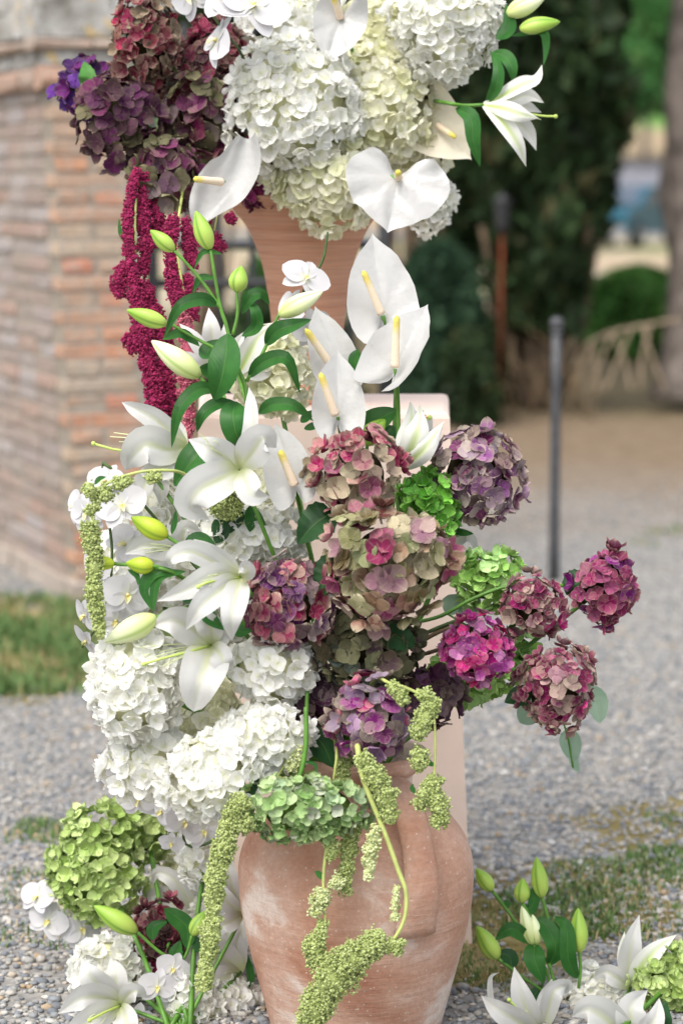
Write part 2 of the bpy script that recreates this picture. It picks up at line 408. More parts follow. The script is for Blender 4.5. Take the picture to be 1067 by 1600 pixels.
# distant hillside
def hillside():
    V = []; n, m = 24, 40
    for i in range(n):
        for j in range(m):
            x = -260 + 520 * j / (m - 1); y = 75 + 300 * (i / (n - 1)) ** 1.3
            z = -0.3 + 46 * (i / (n - 1)) ** 1.25 + 2.2 * math.sin(x * .03 + i) * (i / n)
            V.append((x, y, z))
    N = NT('hillside_grass'); v = N.pos(); f = N.noise(v, .09, 5, .6)
    yy = N.n('SeparateXYZ'); N.t.links.new(v, yy.inputs[0]); ye = N.math('ADD', yy.outputs[1], N.math('MULTIPLY', f, 14.))
    c = N.ramp(f, [(.32, hx('#456c36')), (.5, hx('#6a8e4c')), (.66, hx('#8a9c66')), (.8, hx('#a09474'))])
    c = N.mix(N.mr(ye, 104, 108), hx('#94846c'), c); c = N.mix(N.math('MULTIPLY', N.mr(yy.outputs[1], 83, 84), N.mr(yy.outputs[1], 90, 89)), c, hx('#74747a'))
    return tag(part(None, 'hill', mk(V, gridF(n, m), N.fin(c, .95, .05))), kind='structure')
hillside()
def road(name, y0, y1, z, col, x0=-200, x1=200):
    return ground_sheet(name, [(x0, y0), (x1, y0), (x1, y1), (x0, y1)], z, m_plain(name + '_surface', hx(col), .95, .05, 0, 2, .15, 0, 'pos'))
road('dirt_road', 42, 50, 0.006, '#a8967f'); road('asphalt_road', 66, 80, 0.012, '#7f7d80')

# ------------------------------------------------------------------ gravel pebbles (uncountable)
def ico():
    t = (1 + 5 ** .5) / 2
    v = np.array([(-1, t, 0), (1, t, 0), (-1, -t, 0), (1, -t, 0), (0, -1, t), (0, 1, t), (0, -1, -t), (0, 1, -t), (t, 0, -1), (t, 0, 1), (-t, 0, -1), (-t, 0, 1)], dtype=np.float32)
    v /= np.linalg.norm(v[0])
    f = np.array([(0, 11, 5), (0, 5, 1), (0, 1, 7), (0, 7, 10), (0, 10, 11), (1, 5, 9), (5, 11, 4), (11, 10, 2), (10, 7, 6), (7, 1, 8), (3, 9, 4), (3, 4, 2), (3, 2, 6), (3, 6, 8), (3, 8, 9), (4, 9, 5), (2, 4, 11), (6, 2, 10), (8, 6, 7), (9, 8, 1)], dtype=np.int32)
    return v, f
ICO_V, ICO_F = ico()
OCT_V = np.array([(1, 0, 0), (-1, 0, 0), (0, 1, 0), (0, -1, 0), (0, 0, 1), (0, 0, -1)], dtype=np.float32)
OCT_F = np.array([(0, 2, 4), (2, 1, 4), (1, 3, 4), (3, 0, 4), (2, 0, 5), (1, 2, 5), (3, 1, 5), (0, 3, 5)], dtype=np.int32)
def scatter(bv, bf, pos, scl, mat, val, jitter=.0, smooth=True, rot=True):
    n = len(pos); k = len(bv)
    V = np.repeat(bv[None], n, 0)
    if jitter: V = V * (1 + rng.uniform(-jitter, jitter, (n, k, 1)))
    V = V * scl[:, None, :]
    if rot:
        a = rng.uniform(0, 2 * math.pi, n); c, s = np.cos(a)[:, None], np.sin(a)[:, None]
        V = np.stack([V[..., 0] * c - V[..., 1] * s, V[..., 0] * s + V[..., 1] * c, V[..., 2]], -1)
    V = V + pos[:, None, :]
    F = (bf[None] + (np.arange(n) * k)[:, None, None]).reshape(-1, bf.shape[1])
    return mk(V.reshape(-1, 3), F, mat, {'bv': np.repeat(val, k)}, smooth)
def inpoly(x, y, poly):
    ins = np.zeros(len(x), bool); j = len(poly) - 1
    for i in range(len(poly)):
        xi, yi = poly[i]; xj, yj = poly[j]
        c = ((yi > y) != (yj > y)) & (x < (xj - xi) * (y - yi) / (yj - yi + 1e-12) + xi); ins ^= c; j = i
    return ins
def gravel(y0, y1, dens, smin, smax, bv, bf, fade=None):
    area = (y1 - y0) * (0.36 * (y0 + y1) / 2 + 1.0); n = int(area * dens)
    y = rng.uniform(y0, y1, n); x = rng.uniform(-1, 1, n) * (0.18 * y + .5)
    keep = ~inpoly(x, y, LAWN) & ~(inpoly(x, y, MOSS) & (rng.random(n) < .93))
    if fade is not None:
        keep &= rng.random(n) < np.clip((fade[1] - y - .6 * np.sin(x * 2.1)) / (fade[1] - fade[0]), .04, 1)
    x, y = x[keep], y[keep]; n = len(x)
    s = rng.uniform(smin, smax, n) * rng.choice([.7, 1, 1.3], n, p=[.5, .4, .1])
    scl = np.stack([s * rng.uniform(.8, 1.3, n), s, s * rng.uniform(.4, .75, n)], -1)
    pos = np.stack([x, y, rng.uniform(0.0, .5, n) * scl[:, 2] + .001], -1)
    return scatter(bv, bf, pos, scl, M['pebble'], rng.random(n) ** 1.0, .22, False)
tag(part(None, 'gravel', gravel(3.7, 5.4, 4800, .0048, .0105, ICO_V, ICO_F)), 'loose grey gravel around the foot of the jar', 'gravel', kind='stuff')
tag(part(None, 'gravel', gravel(5.4, 12.0, 3200, .0055, .0105, OCT_V, OCT_F, (8.0, 12.4))), 'grey gravel stretching back towards the trees', 'gravel', kind='stuff')

# ------------------------------------------------------------------ grass
def grass(poly, dens, h0, h1, wd, dry, seed, name, label, edge_soft=0, zc=0.0, nclump=True):
    xs = [p[0] for p in poly]; ys = [p[1] for p in poly]; x0, x1, y0, y1 = min(xs), max(xs), min(ys), max(ys)
    x0 = max(x0, -2.3); n = int((x1 - x0) * (y1 - y0) * dens)
    x = rng.uniform(x0, x1, n); y = rng.uniform(y0, y1, n)
    pat = np.sin(x * 5.1 + seed) * np.sin(y * 6.3 + seed * 2) + .6 * np.sin(x * 13 + y * 9 + seed)
    k = inpoly(x, y, poly) & (rng.random(n) < np.clip(.75 + .45 * pat, .12, 1)); x, y, pat = x[k], y[k], pat[k]; n = len(x)
    h = rng.uniform(h0, h1, n); a = rng.uniform(0, 2 * math.pi, n); lean = rng.uniform(.1, .8, n)
    dx, dy = np.cos(a), np.sin(a); wv = wd * rng.uniform(.7, 1.3, n)
    b = np.stack([x, y, np.full(n, zc)], -1); side = np.stack([-dy, dx, np.zeros(n)], -1) * wv[:, None] / 2
    mid = b + np.stack([dx * lean * h * .35, dy * lean * h * .35, h * .6], -1)
    tip = b + np.stack([dx * lean * h, dy * lean * h, h * (1 - .3 * lean)], -1)
    V = np.stack([b - side, b + side, mid + side * .8, mid - side * .8, tip], 1).reshape(-1, 3)
    o = (np.arange(n) * 5)[:, None]
    F = np.concatenate([o + np.array([[0, 1, 2]]), o + np.array([[0, 2, 3]]), o + np.array([[3, 2, 4]])])
    val = np.clip(rng.normal(.35, .2, n) + (rng.random(n) < np.clip(dry - .25 * pat, 0, 1)) * .5, 0, 1)
    return tag(part(None, name, mk(V, F, M['grass'], {'bv': np.repeat(val, 5)})), label, 'grass', kind='stuff')
grass(LAWN, 9000, .02, .055, .006, .16, 1.0, 'grass', 'short green lawn with dry patches below the brick pillar')
grass(MOSS, 22000, .004, .014, .003, .5, 2.0, 'moss', 'mossy turf beside the foot of the terracotta jar')
def tuft(px, py, rx, ry, seed, label, dens=18000, h=.026, dry=.3):
    c = G(px, py); grass(blob(c.x, c.y, rx, ry, 30, .3, seed), dens, .006, h, .0045, dry, seed, 'grass', label)
tuft(85, 1308, .11, .13, 11, 'grass tuft in the gravel above the bright green hydrangea')
tuft(45, 1395, .13, .16, 12, 'grass patch in the gravel behind the low white orchids')
tuft(55, 1465, .10, .10, 13, 'thin grass patch in the gravel below the low white orchids', 5000)
tuft(1000, 1370, .17, .22, 14, 'patchy grass in the gravel behind the right hand lily buds', 18000, .026, .35)
tuft(890, 1425, .16, .20, 15, 'worn patch of grass close behind the right hand lily buds', 18000, .026, .35)
tuft(1030, 1450, .16, .16, 16, 'grass patch beyond the white lily at the right edge', 18000, .026, .35)
tuft(1050, 1290, .06, .10, 17, 'small grass tuft far right in the gravel', 6000)
tuft(1055, 832, .10, .16, 18, 'distant grass tuft in the gravel beside the bollard', 3500, .04)
tuft(1005, 850, .07, .12, 19, 'smaller distant grass tuft nearer the bollard', 3000, .03)

# ------------------------------------------------------------------ brick pillar
CB = Vector((-.955, 8.62, 0)); LD = Vector((-.385, .923, 0)).normalized(); RD = Vector((.923, .385, 0)).normalized()
LN = Vector((-.923, -.385, 0)).normalized(); RN = Vector((.385, -.923, 0)).normalized(); BAT = .135
LLEN, RLEN = 1.42, .30
def wallpt(u, v, z, off):                   # u along left face (back), v along right face
    return CB + LD * u + RD * v - RN * (BAT * z) + Vector((0, 0, z)) + off
wall = thing('brick_pillar', 'old weathered brick pillar with sloping side and stone cornice', 'pillar', CB)
def pillar_body():
    V = []
    for z in (0, 1.9):
        for (u, v) in ((0, 0), (0, RLEN), (LLEN, RLEN), (LLEN, 0)):
            q = wallpt(u, v, z, Vector((0, 0, 0))) + LN * -.005 + (RN * -.005 if u == 0 else -RN * -.0) 
            V.append(tuple(q))
    return mk(V, [(0, 1, 5, 4), (1, 2, 6, 5), (2, 3, 7, 6), (3, 0, 4, 7), (4, 5, 6, 7)], M['mortar'], smooth=False)
part(wall, 'mortar', pillar_body())
def brick_mesh(L, D, H, seed):
    r = random.Random(seed); c = .006; V = []
    for z, k in ((-H / 2, 1), (-H / 2 + c, 0), (H / 2 - c, 0), (H / 2, 1)):
        for x, y in ((-1, -1), (1, -1), (1, 1), (-1, 1)):
            V.append((x * (L / 2 - c * k) + r.uniform(-.004, .004), y * (D / 2 - c * k) + r.uniform(-.003, .003), z + r.uniform(-.003, .003)))
    F = [(3, 2, 1, 0), (12, 13, 14, 15)]
    for i in range(3):
        for j in range(4): a = i * 4 + j; b = i * 4 + (j + 1) % 4; F.append((a, b, b + 4, a + 4))
    return mk(V, F, M['brick'], smooth=False)
BH = .0615
ST = [brick_mesh(.245, .115, .051, i) for i in range(4)]; HD = [brick_mesh(.115, .115, .051, 9 + i) for i in range(4)]
CH = [brick_mesh(.275, .115, .051, 30 + i) for i in range(2)]
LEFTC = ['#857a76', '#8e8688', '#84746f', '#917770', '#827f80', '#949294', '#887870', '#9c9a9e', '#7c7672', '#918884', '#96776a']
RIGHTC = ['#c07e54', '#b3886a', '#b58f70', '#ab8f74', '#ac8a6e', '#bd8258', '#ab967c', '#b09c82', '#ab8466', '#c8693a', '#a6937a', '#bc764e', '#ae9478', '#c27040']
def put_brick(me, pos, ang, col):
    o = part(wall, 'brick', me, at=pos, rot=(0, 0, ang), local=True, color=hx(col)); return o
angL = math.atan2(LD.y, LD.x); angR = math.atan2(RD.y, RD.x)
nc = int(1.86 / BH)
for i in range(nc):
    z = .03 + i * BH; rz = random.Random(i * 3 + 1)
    # right face: alternating header/stretcher
    if i % 2 == 0: seq = [('S', .0), ]
    else: seq = [('H', 0.), ('H', .14)]
    v = 0.0
    for ty, _ in seq:
        L = .275 if ty == 'S' else .115
        col = rz.choice(RIGHTC)
        me = rz.choice(CH if ty == 'S' else HD)
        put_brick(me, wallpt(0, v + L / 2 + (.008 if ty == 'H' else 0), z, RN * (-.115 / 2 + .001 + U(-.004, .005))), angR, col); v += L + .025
    # left face
    u = .128 + (0.0 if i % 2 == 0 else .03)
    while u < LLEN - .1:
        if i % 2 == 0: ty = 'S' if int(u * 10) % 4 else 'H'
        else: ty = 'H' if int(u * 10) % 3 == 0 else 'S'
        L = .245 if ty == 'S' else .115
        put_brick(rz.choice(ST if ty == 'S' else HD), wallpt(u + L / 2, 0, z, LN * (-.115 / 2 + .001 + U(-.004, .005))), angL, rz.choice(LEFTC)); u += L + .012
# base ledge of worn stones on both faces, then cornice courses
def course(name, z0, z1, over, length, mat, cols, rounded, jit=.006):
    h = z1 - z0; zc = (z0 + z1) / 2
    def piece(L):
        V = []; k = 8 if rounded else 4
        prof = [(-.06, -h / 2), (over, -h / 2), (over, h / 2), (-.06, h / 2)] if not rounded else \
               [(-.06, -h / 2)] + [(over * .3 + over * .7 * math.cos(a), h / 2 * math.sin(a)) for a in [(-90 + 180 * q / 5) * math.pi / 180 for q in range(6)]] + [(-.06, h / 2)]
        k = len(prof)
        for x in (-L / 2 + .004, L / 2 - .004):
            for (y, z) in prof: V.append((x, -y + U(-jit, jit), z + U(-jit, jit) * .5))
        F = [(j, (j + 1) % k, k + (j + 1) % k, k + j) for j in range(k)] + [tuple(range(k))[::-1], tuple(range(k, 2 * k))]
        return mk(V, F, mat, smooth=False)
    v = -over; 
    while v < RLEN - .05:
        L = U(*length); o = part(wall, name, piece(L), at=wallpt(0, v + L / 2, zc, Vector()), rot=(0, 0, angR), local=True, color=hx(random.choice(cols))); v += L
    u = .06
    while u < LLEN:
        L = U(*length); part(wall, name, piece(L), at=wallpt(u + L / 2, 0, zc, Vector()), rot=(0, 0, angL + math.pi), local=True, color=hx(random.choice(cols))); u += L
zz = lambda y: 1.5 + (285 - y) * 8.75 / 3779
course('moulding_brick', zz(140), zz(104), .045, (.20, .28), M['brick'], ['#b98d74', '#b08a76', '#b39a8a'], True)
course('stone_block', zz(103), zz(81), .03, (.3, .45), M['stone'], ['#a09a90'], False)
course('moulding_brick', zz(80), zz(60), .075, (.22, .3), M['brick'], ['#ab9484', '#a5988a'], True)
course('stone_block', zz(59), zz(16), .07, (.22, .36), M['stone'], ['#a09a90'], False, .012)
course('stone_block', zz(13), zz(-40), .06, (.2, .34), M['stone'], ['#a09a90'], False, .012)
course('stone_block', zz(-43), zz(-110), .05, (.2, .34), M['stone'], ['#a09a90'], False, .012)
course('base_stone', 0, .07, .03, (.16, .3), M['brick'], ['#a09a90'], False, .012)

# ------------------------------------------------------------------ iron gate behind the urn
g0 = Vector((-.70, 9.0, 0)); gate = thing('iron_gate', 'black wrought iron gate beside the brick pillar', 'gate', g0)
def bar(a, b, r, name, root, mat=M['iron']):
    part(root, name, tube([a, b], r, r, mat, 6, 2))
for z in (.12, .45, 1.13, 1.27, 1.95): bar(g0 + Vector((0, 0, z)), g0 + Vector((.86, .12, z)), .019, 'rail', gate)
for i in range(8):
    b = g0 + Vector((.86 * i / 7, .12 * i / 7, .03)); bar(b, b + Vector((0, 0, 2.05)), .014 if i % 7 else .024, 'bar', gate)
part(gate, 'hinge', mk(*boxD(-.75, -.68, 8.92, 9.0, .60, .68)[:2], M['iron'], smooth=False))

# ------------------------------------------------------------------ trees, hedges
def tufts(n, sampler, size, mat, name='foliage', vert=.3):
    pos = np.array([sampler() for _ in range(n)], dtype=np.float32)
    # each tuft = 2 crossed narrow triangles pairs
    s = rng.uniform(.6, 1.4, n) * size; q = rng.normal(0, 1, (n, 3)); q[:, 2] += vert * 3; q /= np.linalg.norm(q, axis=1)[:, None]
    r = rng.normal(0, 1, (n, 3)); r -= q * (r * q).sum(1)[:, None]; r /= np.linalg.norm(r, axis=1)[:, None]
    a = pos + q * s[:, None]; m1 = pos + r * (s * .32)[:, None]; m2 = pos - r * (s * .32)[:, None]; b = pos - q * (s * .5)[:, None]
    V = np.stack([b, m1, a, m2], 1).reshape(-1, 3); F = np.arange(n * 4).reshape(n, 4)
    cl = np.sin(pos[:, 0] * 7.3) * np.sin(pos[:, 2] * 6.1 + pos[:, 1] * 3) * .18
    return mk(V, F, mat, {'bv': np.repeat(np.clip(rng.normal(.42, .24, n) + cl, 0, 1), 4)}, False)
def cypress(px, d, rad, zb, H, n, label, stems, seed, mat='cypress'):
    random.seed(seed); base = G(px, 660); base = Vector(((px - 533.5) / FPX * d, d, 0))
    t = thing('cypress_tree', label, 'tree', base, 'cypress trees behind the gravel yard')
    ph = [U(0, 6.3) for _ in range(6)]
    def samp():
        z = zb + (H - zb) * random.random() ** 1.15; f = (z - zb) / (H - zb)
        rr = rad * min(1, .45 + 2.6 * f) * (1 - f ** 3) ; a = U(0, 2 * math.pi)
        rr *= 1 + .16 * math.sin(3 * a + 4.3 * z + ph[0]) + .12 * math.sin(5 * a - 7 * z + ph[1])
        k = math.sqrt(U(.35, 1.0)); return (base.x + rr * k * math.cos(a), base.y + rr * k * math.sin(a), z + U(-.1, .1))
    o = part(t, 'crown', tufts(n, samp, .13, M[mat], vert=.5)); o['kind'] = 'stuff'
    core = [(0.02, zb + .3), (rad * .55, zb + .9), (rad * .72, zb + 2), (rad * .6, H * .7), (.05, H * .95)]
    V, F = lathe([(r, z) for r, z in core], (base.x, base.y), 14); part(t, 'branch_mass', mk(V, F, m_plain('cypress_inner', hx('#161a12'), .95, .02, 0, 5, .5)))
    part(t, 'trunk', tube([base - Vector((0, 0, .05)), base + Vector((.02, 0, zb + 1)), base + Vector((0, 0, H * .8))], .08, .03, M['cbark'], 9))
    for k in range(stems):
        a = math.pi * 2 * k / max(1, stems) + U(-.3, .3); o1 = Vector((math.cos(a), math.sin(a) * .6, 0))
        part(t, 'limb', tube([base + o1 * .08, base + o1 * U(.15, .24) + Vector((0, 0, zb * .7)), base + o1 * U(.3, .45) + Vector((0, 0, zb + .6))], .04, .02, M['cbark'], 6))
    return t
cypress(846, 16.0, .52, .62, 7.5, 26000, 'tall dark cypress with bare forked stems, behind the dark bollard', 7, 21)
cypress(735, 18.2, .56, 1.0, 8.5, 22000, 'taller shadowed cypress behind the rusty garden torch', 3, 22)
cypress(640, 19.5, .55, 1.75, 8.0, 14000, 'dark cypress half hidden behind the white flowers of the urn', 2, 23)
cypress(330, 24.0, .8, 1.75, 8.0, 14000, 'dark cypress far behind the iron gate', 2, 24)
def bush(name, px0, px1, ytop, ybot, d, n, mat, label, size=.06, depth=.5, group=None, seed=1):
    random.seed(seed); zt = P(0, ytop, d).z; zb = 0.0
    x0, x1 = (px0 - 533.5) / FPX * d, (px1 - 533.5) / FPX * d; c = Vector(((x0 + x1) / 2, d, 0)); rx, rz = (x1 - x0) / 2, zt
    t = thing(name, label, 'hedge' if name == 'hedge' else 'shrub', c, group); ph = U(0, 6)
    def samp():
        a, z = U(0, 2 * math.pi), random.random() ** .8
        k = math.sqrt(U(.4, 1)) * (1 - z ** 5) ** .5 * (1 + .14 * math.sin(4 * a + 6 * z + ph) + .1 * math.sin(9 * a - 5 * z))
        return (c.x + rx * k * math.cos(a), c.y + depth * k * math.sin(a), .02 + z * rz)
    o = part(t, 'foliage', tufts(n, samp, size, M[mat])); o['kind'] = 'stuff'
    for k in range(4):
        a = U(0, 6.3); part(t, 'stem', tube([c + Vector((U(-.05, .05), U(-.05, .05), 0)), c + Vector((math.cos(a) * rx * .5, math.sin(a) * depth * .5, rz * .75))], .02, .008, M['cbark'], 5))
    return t
bush('shrub', 612, 755, 385, 665, 15.6, 14000, 'shrub', 'bluish green clipped shrub behind the pale plinth', .05, .45, seed=31)
bush('shrub', 330, 560, 470, 680, 13.5, 7000, 'cypress', 'dark low shrub beyond the iron gate', .06, .5, seed=32)
bush('shrub', 375, 440, 410, 560, 19, 1500, 'hedge', 'light green shrub glimpsed through the gate bars', .07, .5, seed=33)
bush('hedge', 915, 1075, 425, 560, 21, 9000, 'hedge', 'bright green hedge beyond the rustic fence', .07, .6, seed=34)
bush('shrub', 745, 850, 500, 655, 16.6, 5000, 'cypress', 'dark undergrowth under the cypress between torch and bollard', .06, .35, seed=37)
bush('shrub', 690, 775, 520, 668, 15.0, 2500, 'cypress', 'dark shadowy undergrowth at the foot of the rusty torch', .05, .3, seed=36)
def fartree(px, ytop, wpx_, d, label, seed, mat='fartree'):
    random.seed(seed); c = Vector(((px - 533.5) / FPX * d, d, 0)); zt = P(0, ytop, d).z; rx = wpx_ / 2 / FPX * d
    t = thing('leafy_tree', label, 'tree', c, 'leafy trees on the far slope')
    lobes = [(U(-.6, .6) * rx, U(-.5, .5) * rx, zt * U(.5, .9), U(.35, .6) * rx) for _ in range(9)]
    def samp():
        l = random.choice(lobes); v = Vector((random.gauss(0, 1), random.gauss(0, 1), random.gauss(0, 1))).normalized() * l[3] * U(.6, 1.05)
        return (c.x + l[0] + v.x, c.y + l[1] + v.y, l[2] + v.z)
    o = part(t, 'crown', tufts(5000, samp, .45, M[mat])); o['kind'] = 'stuff'
    part(t, 'trunk', tube([c, c + Vector((.1, 0, zt * .7))], rx * .07, rx * .03, M['bark'], 7))
fartree(1000, -60, 190, 88, 'leafy green tree on the slope between cypress and grey trunk', 41)
fartree(1060, -30, 150, 104, 'second leafy tree on the slope behind the grey trunk', 42)
# grey tree at right
def grey_tree():
    b = Vector(((1048 - 533.5) / FPX * 16.2, 16.2, 0)); t = thing('old_tree', 'old grey tree trunk at the right edge beside the rustic fence', 'tree', b)
    Q = lambda px, py: P(px + 34, py, 16.2 * math.cos(PITCH))
    pts = [Q(1040, 625), Q(1046, 540), Q(1052, 420), Q(1046, 300), Q(1040, 150), Q(1052, 0), Q(1060, -300), Q(1050, -700)]
    V, F, A = tubeD(pts, .19, .13, 20, 60); V = np.array(V).reshape(60, 20, 3)
    for i in range(60):
        z = V[i, :, 2].mean(); fl = 1 + .45 * math.exp(-max(0, z) / .16); c = V[i].mean(0)
        for j in range(20):
            q = j / 20 * 2 * math.pi; k = fl * (1 + .09 * math.sin(4 * q + z * 1.5) + .06 * math.sin(9 * q - z * 2.2)); V[i, j, :2] = c[:2] + (V[i, j, :2] - c[:2]) * k
    part(t, 'trunk', mk(V.reshape(-1, 3), F, M['bark']))
    part(t, 'limb', tube([Q(1046, 430), Q(1018, 340), Q(1012, 270), Q(1040, 150)], .08, .06, M['bark'], 9))
    part(t, 'limb', tube([Q(1052, 60), Q(1100, -60), Q(1180, -260)], .10, .05, M['bark'], 9))
    def samp():
        a = Q(1060, -620); v = Vector((random.gauss(0, 1), random.gauss(0, 1), random.gauss(0, .6))).normalized() * U(.8, 1.8); return tuple(a + v)
    o = part(t, 'crown', tufts(5000, samp, .12, M['hedge'])); o['kind'] = 'stuff'
grey_tree()
def bird_fence():
    d = 15.9; Q = lambda px, py, dd=0: P(px, py, d + dd)
    t = thing('rustic_fence', 'low rustic fence of pale crooked branches beside the grey tree', 'fence', G(970, 615))
    part(t, 'rail', tube([Q(893, 575), Q(915, 540), Q(960, 518), Q(1010, 508), Q(1075, 496)], .016, .014, M['wood'], 6))
    for a, b in (((900, 600), (925, 535)), ((935, 612), (928, 540)), ((945, 612), (985, 515)), ((985, 612), (958, 520)), ((1000, 610), (1015, 508)), ((1040, 612), (1005, 510)), ((1050, 605), (1068, 500)), ((915, 612), (955, 522))):
        part(t, 'branch', tube([Q(*a), Q((a[0] + b[0]) / 2 + U(-5, 5), (a[1] + b[1]) / 2), Q(*b)], .014, .011, M['wood'], 6))
bird_fence()
def dry_brush():
    b = G(850, 655); t = thing('dry_brush', 'bare dry branches fanned out at the foot of the cypress', 'branches', b)
    random.seed(5)
    for k in range(13):
        a = U(-1.1, 1.1); L = U(.25, .8); s = b + Vector((U(-.25, .3), U(-.15, .25), 0))
        part(t, 'twig', tube([s, s + Vector((a * L * .35, U(-.1, .1), L * .6)), s + Vector((a * L * .8, U(-.1, .1), L * U(.7, 1)))], .009, .004, M['straw'], 5))
dry_brush()
# blue car far away
def car():
    d = 57.0; c = Vector(((968 - 533.5) / FPX * d, d, 0)); t = thing('parked_car', 'small blue car parked far off beyond the hedge', 'car', c)
    t.rotation_euler = (0, 0, math.radians(64)); blue = NT('shaded_blue_paint'); blue = blue.fin(hx('#174e60'), .4, .4); glass = NT('shaded_car_glass').fin(hx('#4a5460'), .3, .4); tyre = m_plain('tyre', hx('#232323'), .8, .2); chrome = m_plain('shaded_chrome', hx('#7d7d80'), .4, .4)  # paint, glass and bumper colours darkened to stand for shade under the trees
    side = [(-1.95, .35), (-1.95, .75), (-1.75, .92), (-.95, 1.0), (-.35, 1.42), (.85, 1.45), (1.6, 1.02), (1.95, .95), (1.98, .35)]
    def prism(p, y0, y1, mat, taper=0):
        n = len(p); V = [(c.x + x, c.y + y0, z) for x, z in p] + [(c.x + x, c.y + y1, z) for x, z in p]
        return mk(V, [(i, (i + 1) % n, n + (i + 1) % n, n + i) for i in range(n)] + [tuple(range(n))[::-1], tuple(range(n, 2 * n))], mat, smooth=False)
    part(t, 'body', prism(side, -.82, .82, blue))
    part(t, 'side_window', prism([(-.8, 1.0), (-.32, 1.35), (.2, 1.37), (.2, 1.0)], -.835, -.81, glass)); part(t, 'side_window', prism([(.27, 1.0), (.27, 1.37), (.8, 1.37), (1.35, 1.02)], -.835, -.81, glass))
    part(t, 'windscreen', mk([(c.x - .93, c.y - .7, 1.03), (c.x - .93, c.y + .7, 1.03), (c.x - .38, c.y + .62, 1.43), (c.x - .38, c.y - .62, 1.43)], [(0, 1, 2, 3)], glass))
    part(t, 'bumper', prism([(-2.02, .3), (-2.02, .52), (-1.9, .52), (-1.9, .3)], -.8, .8, chrome)); part(t, 'bumper', prism([(1.92, .3), (1.92, .52), (2.04, .52), (2.04, .3)], -.8, .8, chrome))
    for x in (-1.25, 1.25):
        for y in (-.8, .8):
            wc = c + Vector((x, y, .31)); wh = part(t, 'wheel', tube([wc + Vector((0, -.09, 0)), wc + Vector((0, .09, 0))], .31, .31, tyre, 18, 2)); part(wh, 'hubcap', tube([wc + Vector((0, -.1, 0)), wc + Vector((0, .1, 0))], .17, .17, chrome, 12, 2), at=wc)
car()
# rusty garden torch
def torch():
    b = G(780, 663); d = b.y; t = thing('garden_torch', 'rusty iron garden torch pole with dark lantern head before the cypress', 'torch', b)
    top = P(784, 365, d * .99); 
    part(t, 'pole', tube([b, top], .0125, .0125, M['rust'], 8, 2)); up = (top - b).normalized()
    pr = [(.012, 0), (.035, .02), (.04, .06), (.045, .17), (.05, .2), (.03, .225), (.012, .25), (0.001, .255)]
    V, F = lathe([(r, top.z + z) for r, z in pr], (top.x, top.y), 12); part(t, 'lantern_head', mk(V, F, M['iron']))
    V, F = lathe([(r, top.z + z) for r, z in [(.052, .195), (.06, .205), (.052, .215)]], (top.x, top.y), 12); part(t, 'collar', mk(V, F, M['iron']))
torch()
def bollard():
    b = G(865, 908); top = P(869.5, 522, 9.02); h = top.z; t = thing('bollard', 'slim dark grey iron bollard with ball top on the gravel', 'bollard', b)
    part(t, 'post', tube([b - Vector((0, 0, .02)), Vector((top.x, top.y, h))], .0215, .0185, M['iron_grey'], 16, 6))
    V, F = lathe([(r, h + z) for r, z in [(.0, -.004), (.021, 0), (.024, .006), (.021, .012), (.014, .015), (.019, .022), (.024, .032), (.0255, .042), (.023, .053), (.014, .062), (.0, .066)]], (top.x, top.y), 18)
    part(t, 'ball_finial', mk(V, F, M['iron_grey']))
bollard()

# ------------------------------------------------------------------ plinth, urn, jar
def plinth():
    d0 = 4.65; Q = lambda px, y: (px - 533.5) / FPX * y
    yb = 5.08; zt = 1.06; m = .012
    top = [(-.277, 4.655), (Q(705, 4.61), 4.655), (Q(703.5, 5.02), 5.08), (-.30, 5.08)]; bot = [(-.30, 4.645), (Q(744, 4.66), 4.645), (.275, 5.12), (-.31, 5.12)]
    t = thing('plinth', 'tall pale pink painted plinth tapering upwards behind the jar', 'plinth', (-.03, 4.86, 0))
    V = [(x, y, 0) for x, y in bot]; F = []
    cx, cy = -.03, 4.86
    for z, k in ((zt - m, 0.), (zt - m * .3, m * .3), (zt, m)):
        for x, y in top: V.append((x - k * (1 if x > cx else -1), y - k * (1 if y > cy else -1), z))
    for i in range(3):
        for j in range(4): F.append((i * 4 + j, i * 4 + (j + 1) % 4, (i + 1) * 4 + (j + 1) % 4, (i + 1) * 4 + j))
    F.append((12, 13, 14, 15)); part(t, 'body', mk(V, F, M['plinth'], smooth=False)); return zt
ZT = plinth()
DU, DJ = 4.86, 4.32
def urn():
    cx = P(481, 500, DU).x; cy = DU * math.cos(PITCH) ; s = DU / FPX; y2z = lambda y: P(481, y, DU).z; zb = ZT
    t = thing('terracotta_urn', 'flared banded terracotta urn standing on the pale plinth', 'urn', (cx, P(481, 640, DU).y, zb)); c = (cx, P(481, 560, DU).y + .02)
    pr = [(0.001, zb + .001), (56 * s, zb + .001), (57 * s, zb + .012), (53 * s, zb + .022), (50 * s, y2z(600)), (54 * s, y2z(540)), (60 * s, y2z(480)), (72 * s, y2z(411)), (93 * s, y2z(358)), (112 * s, y2z(332)), (123 * s, y2z(318)), (130 * s, y2z(308)), (127 * s, y2z(303)), (118 * s, y2z(307)), (95 * s, y2z(335)), (60 * s, y2z(380)), (0.001, y2z(385))]
    pts = crom([Vector((r, 0, z)) for r, z in pr[3:11]], 40); prof = pr[:3] + [(p.x, p.z) for p in pts] + pr[11:]
    V, F = lathe(prof, c, 72); part(t, 'body', mk(V, F, M['urn']))
    V, F = lathe([(r * s, y2z(y)) for r, y in [(127, 314), (133.5, 312), (134, 306), (127, 302)]], c, 72); part(t, 'rim', mk(V, F, M['urn']))
urn()
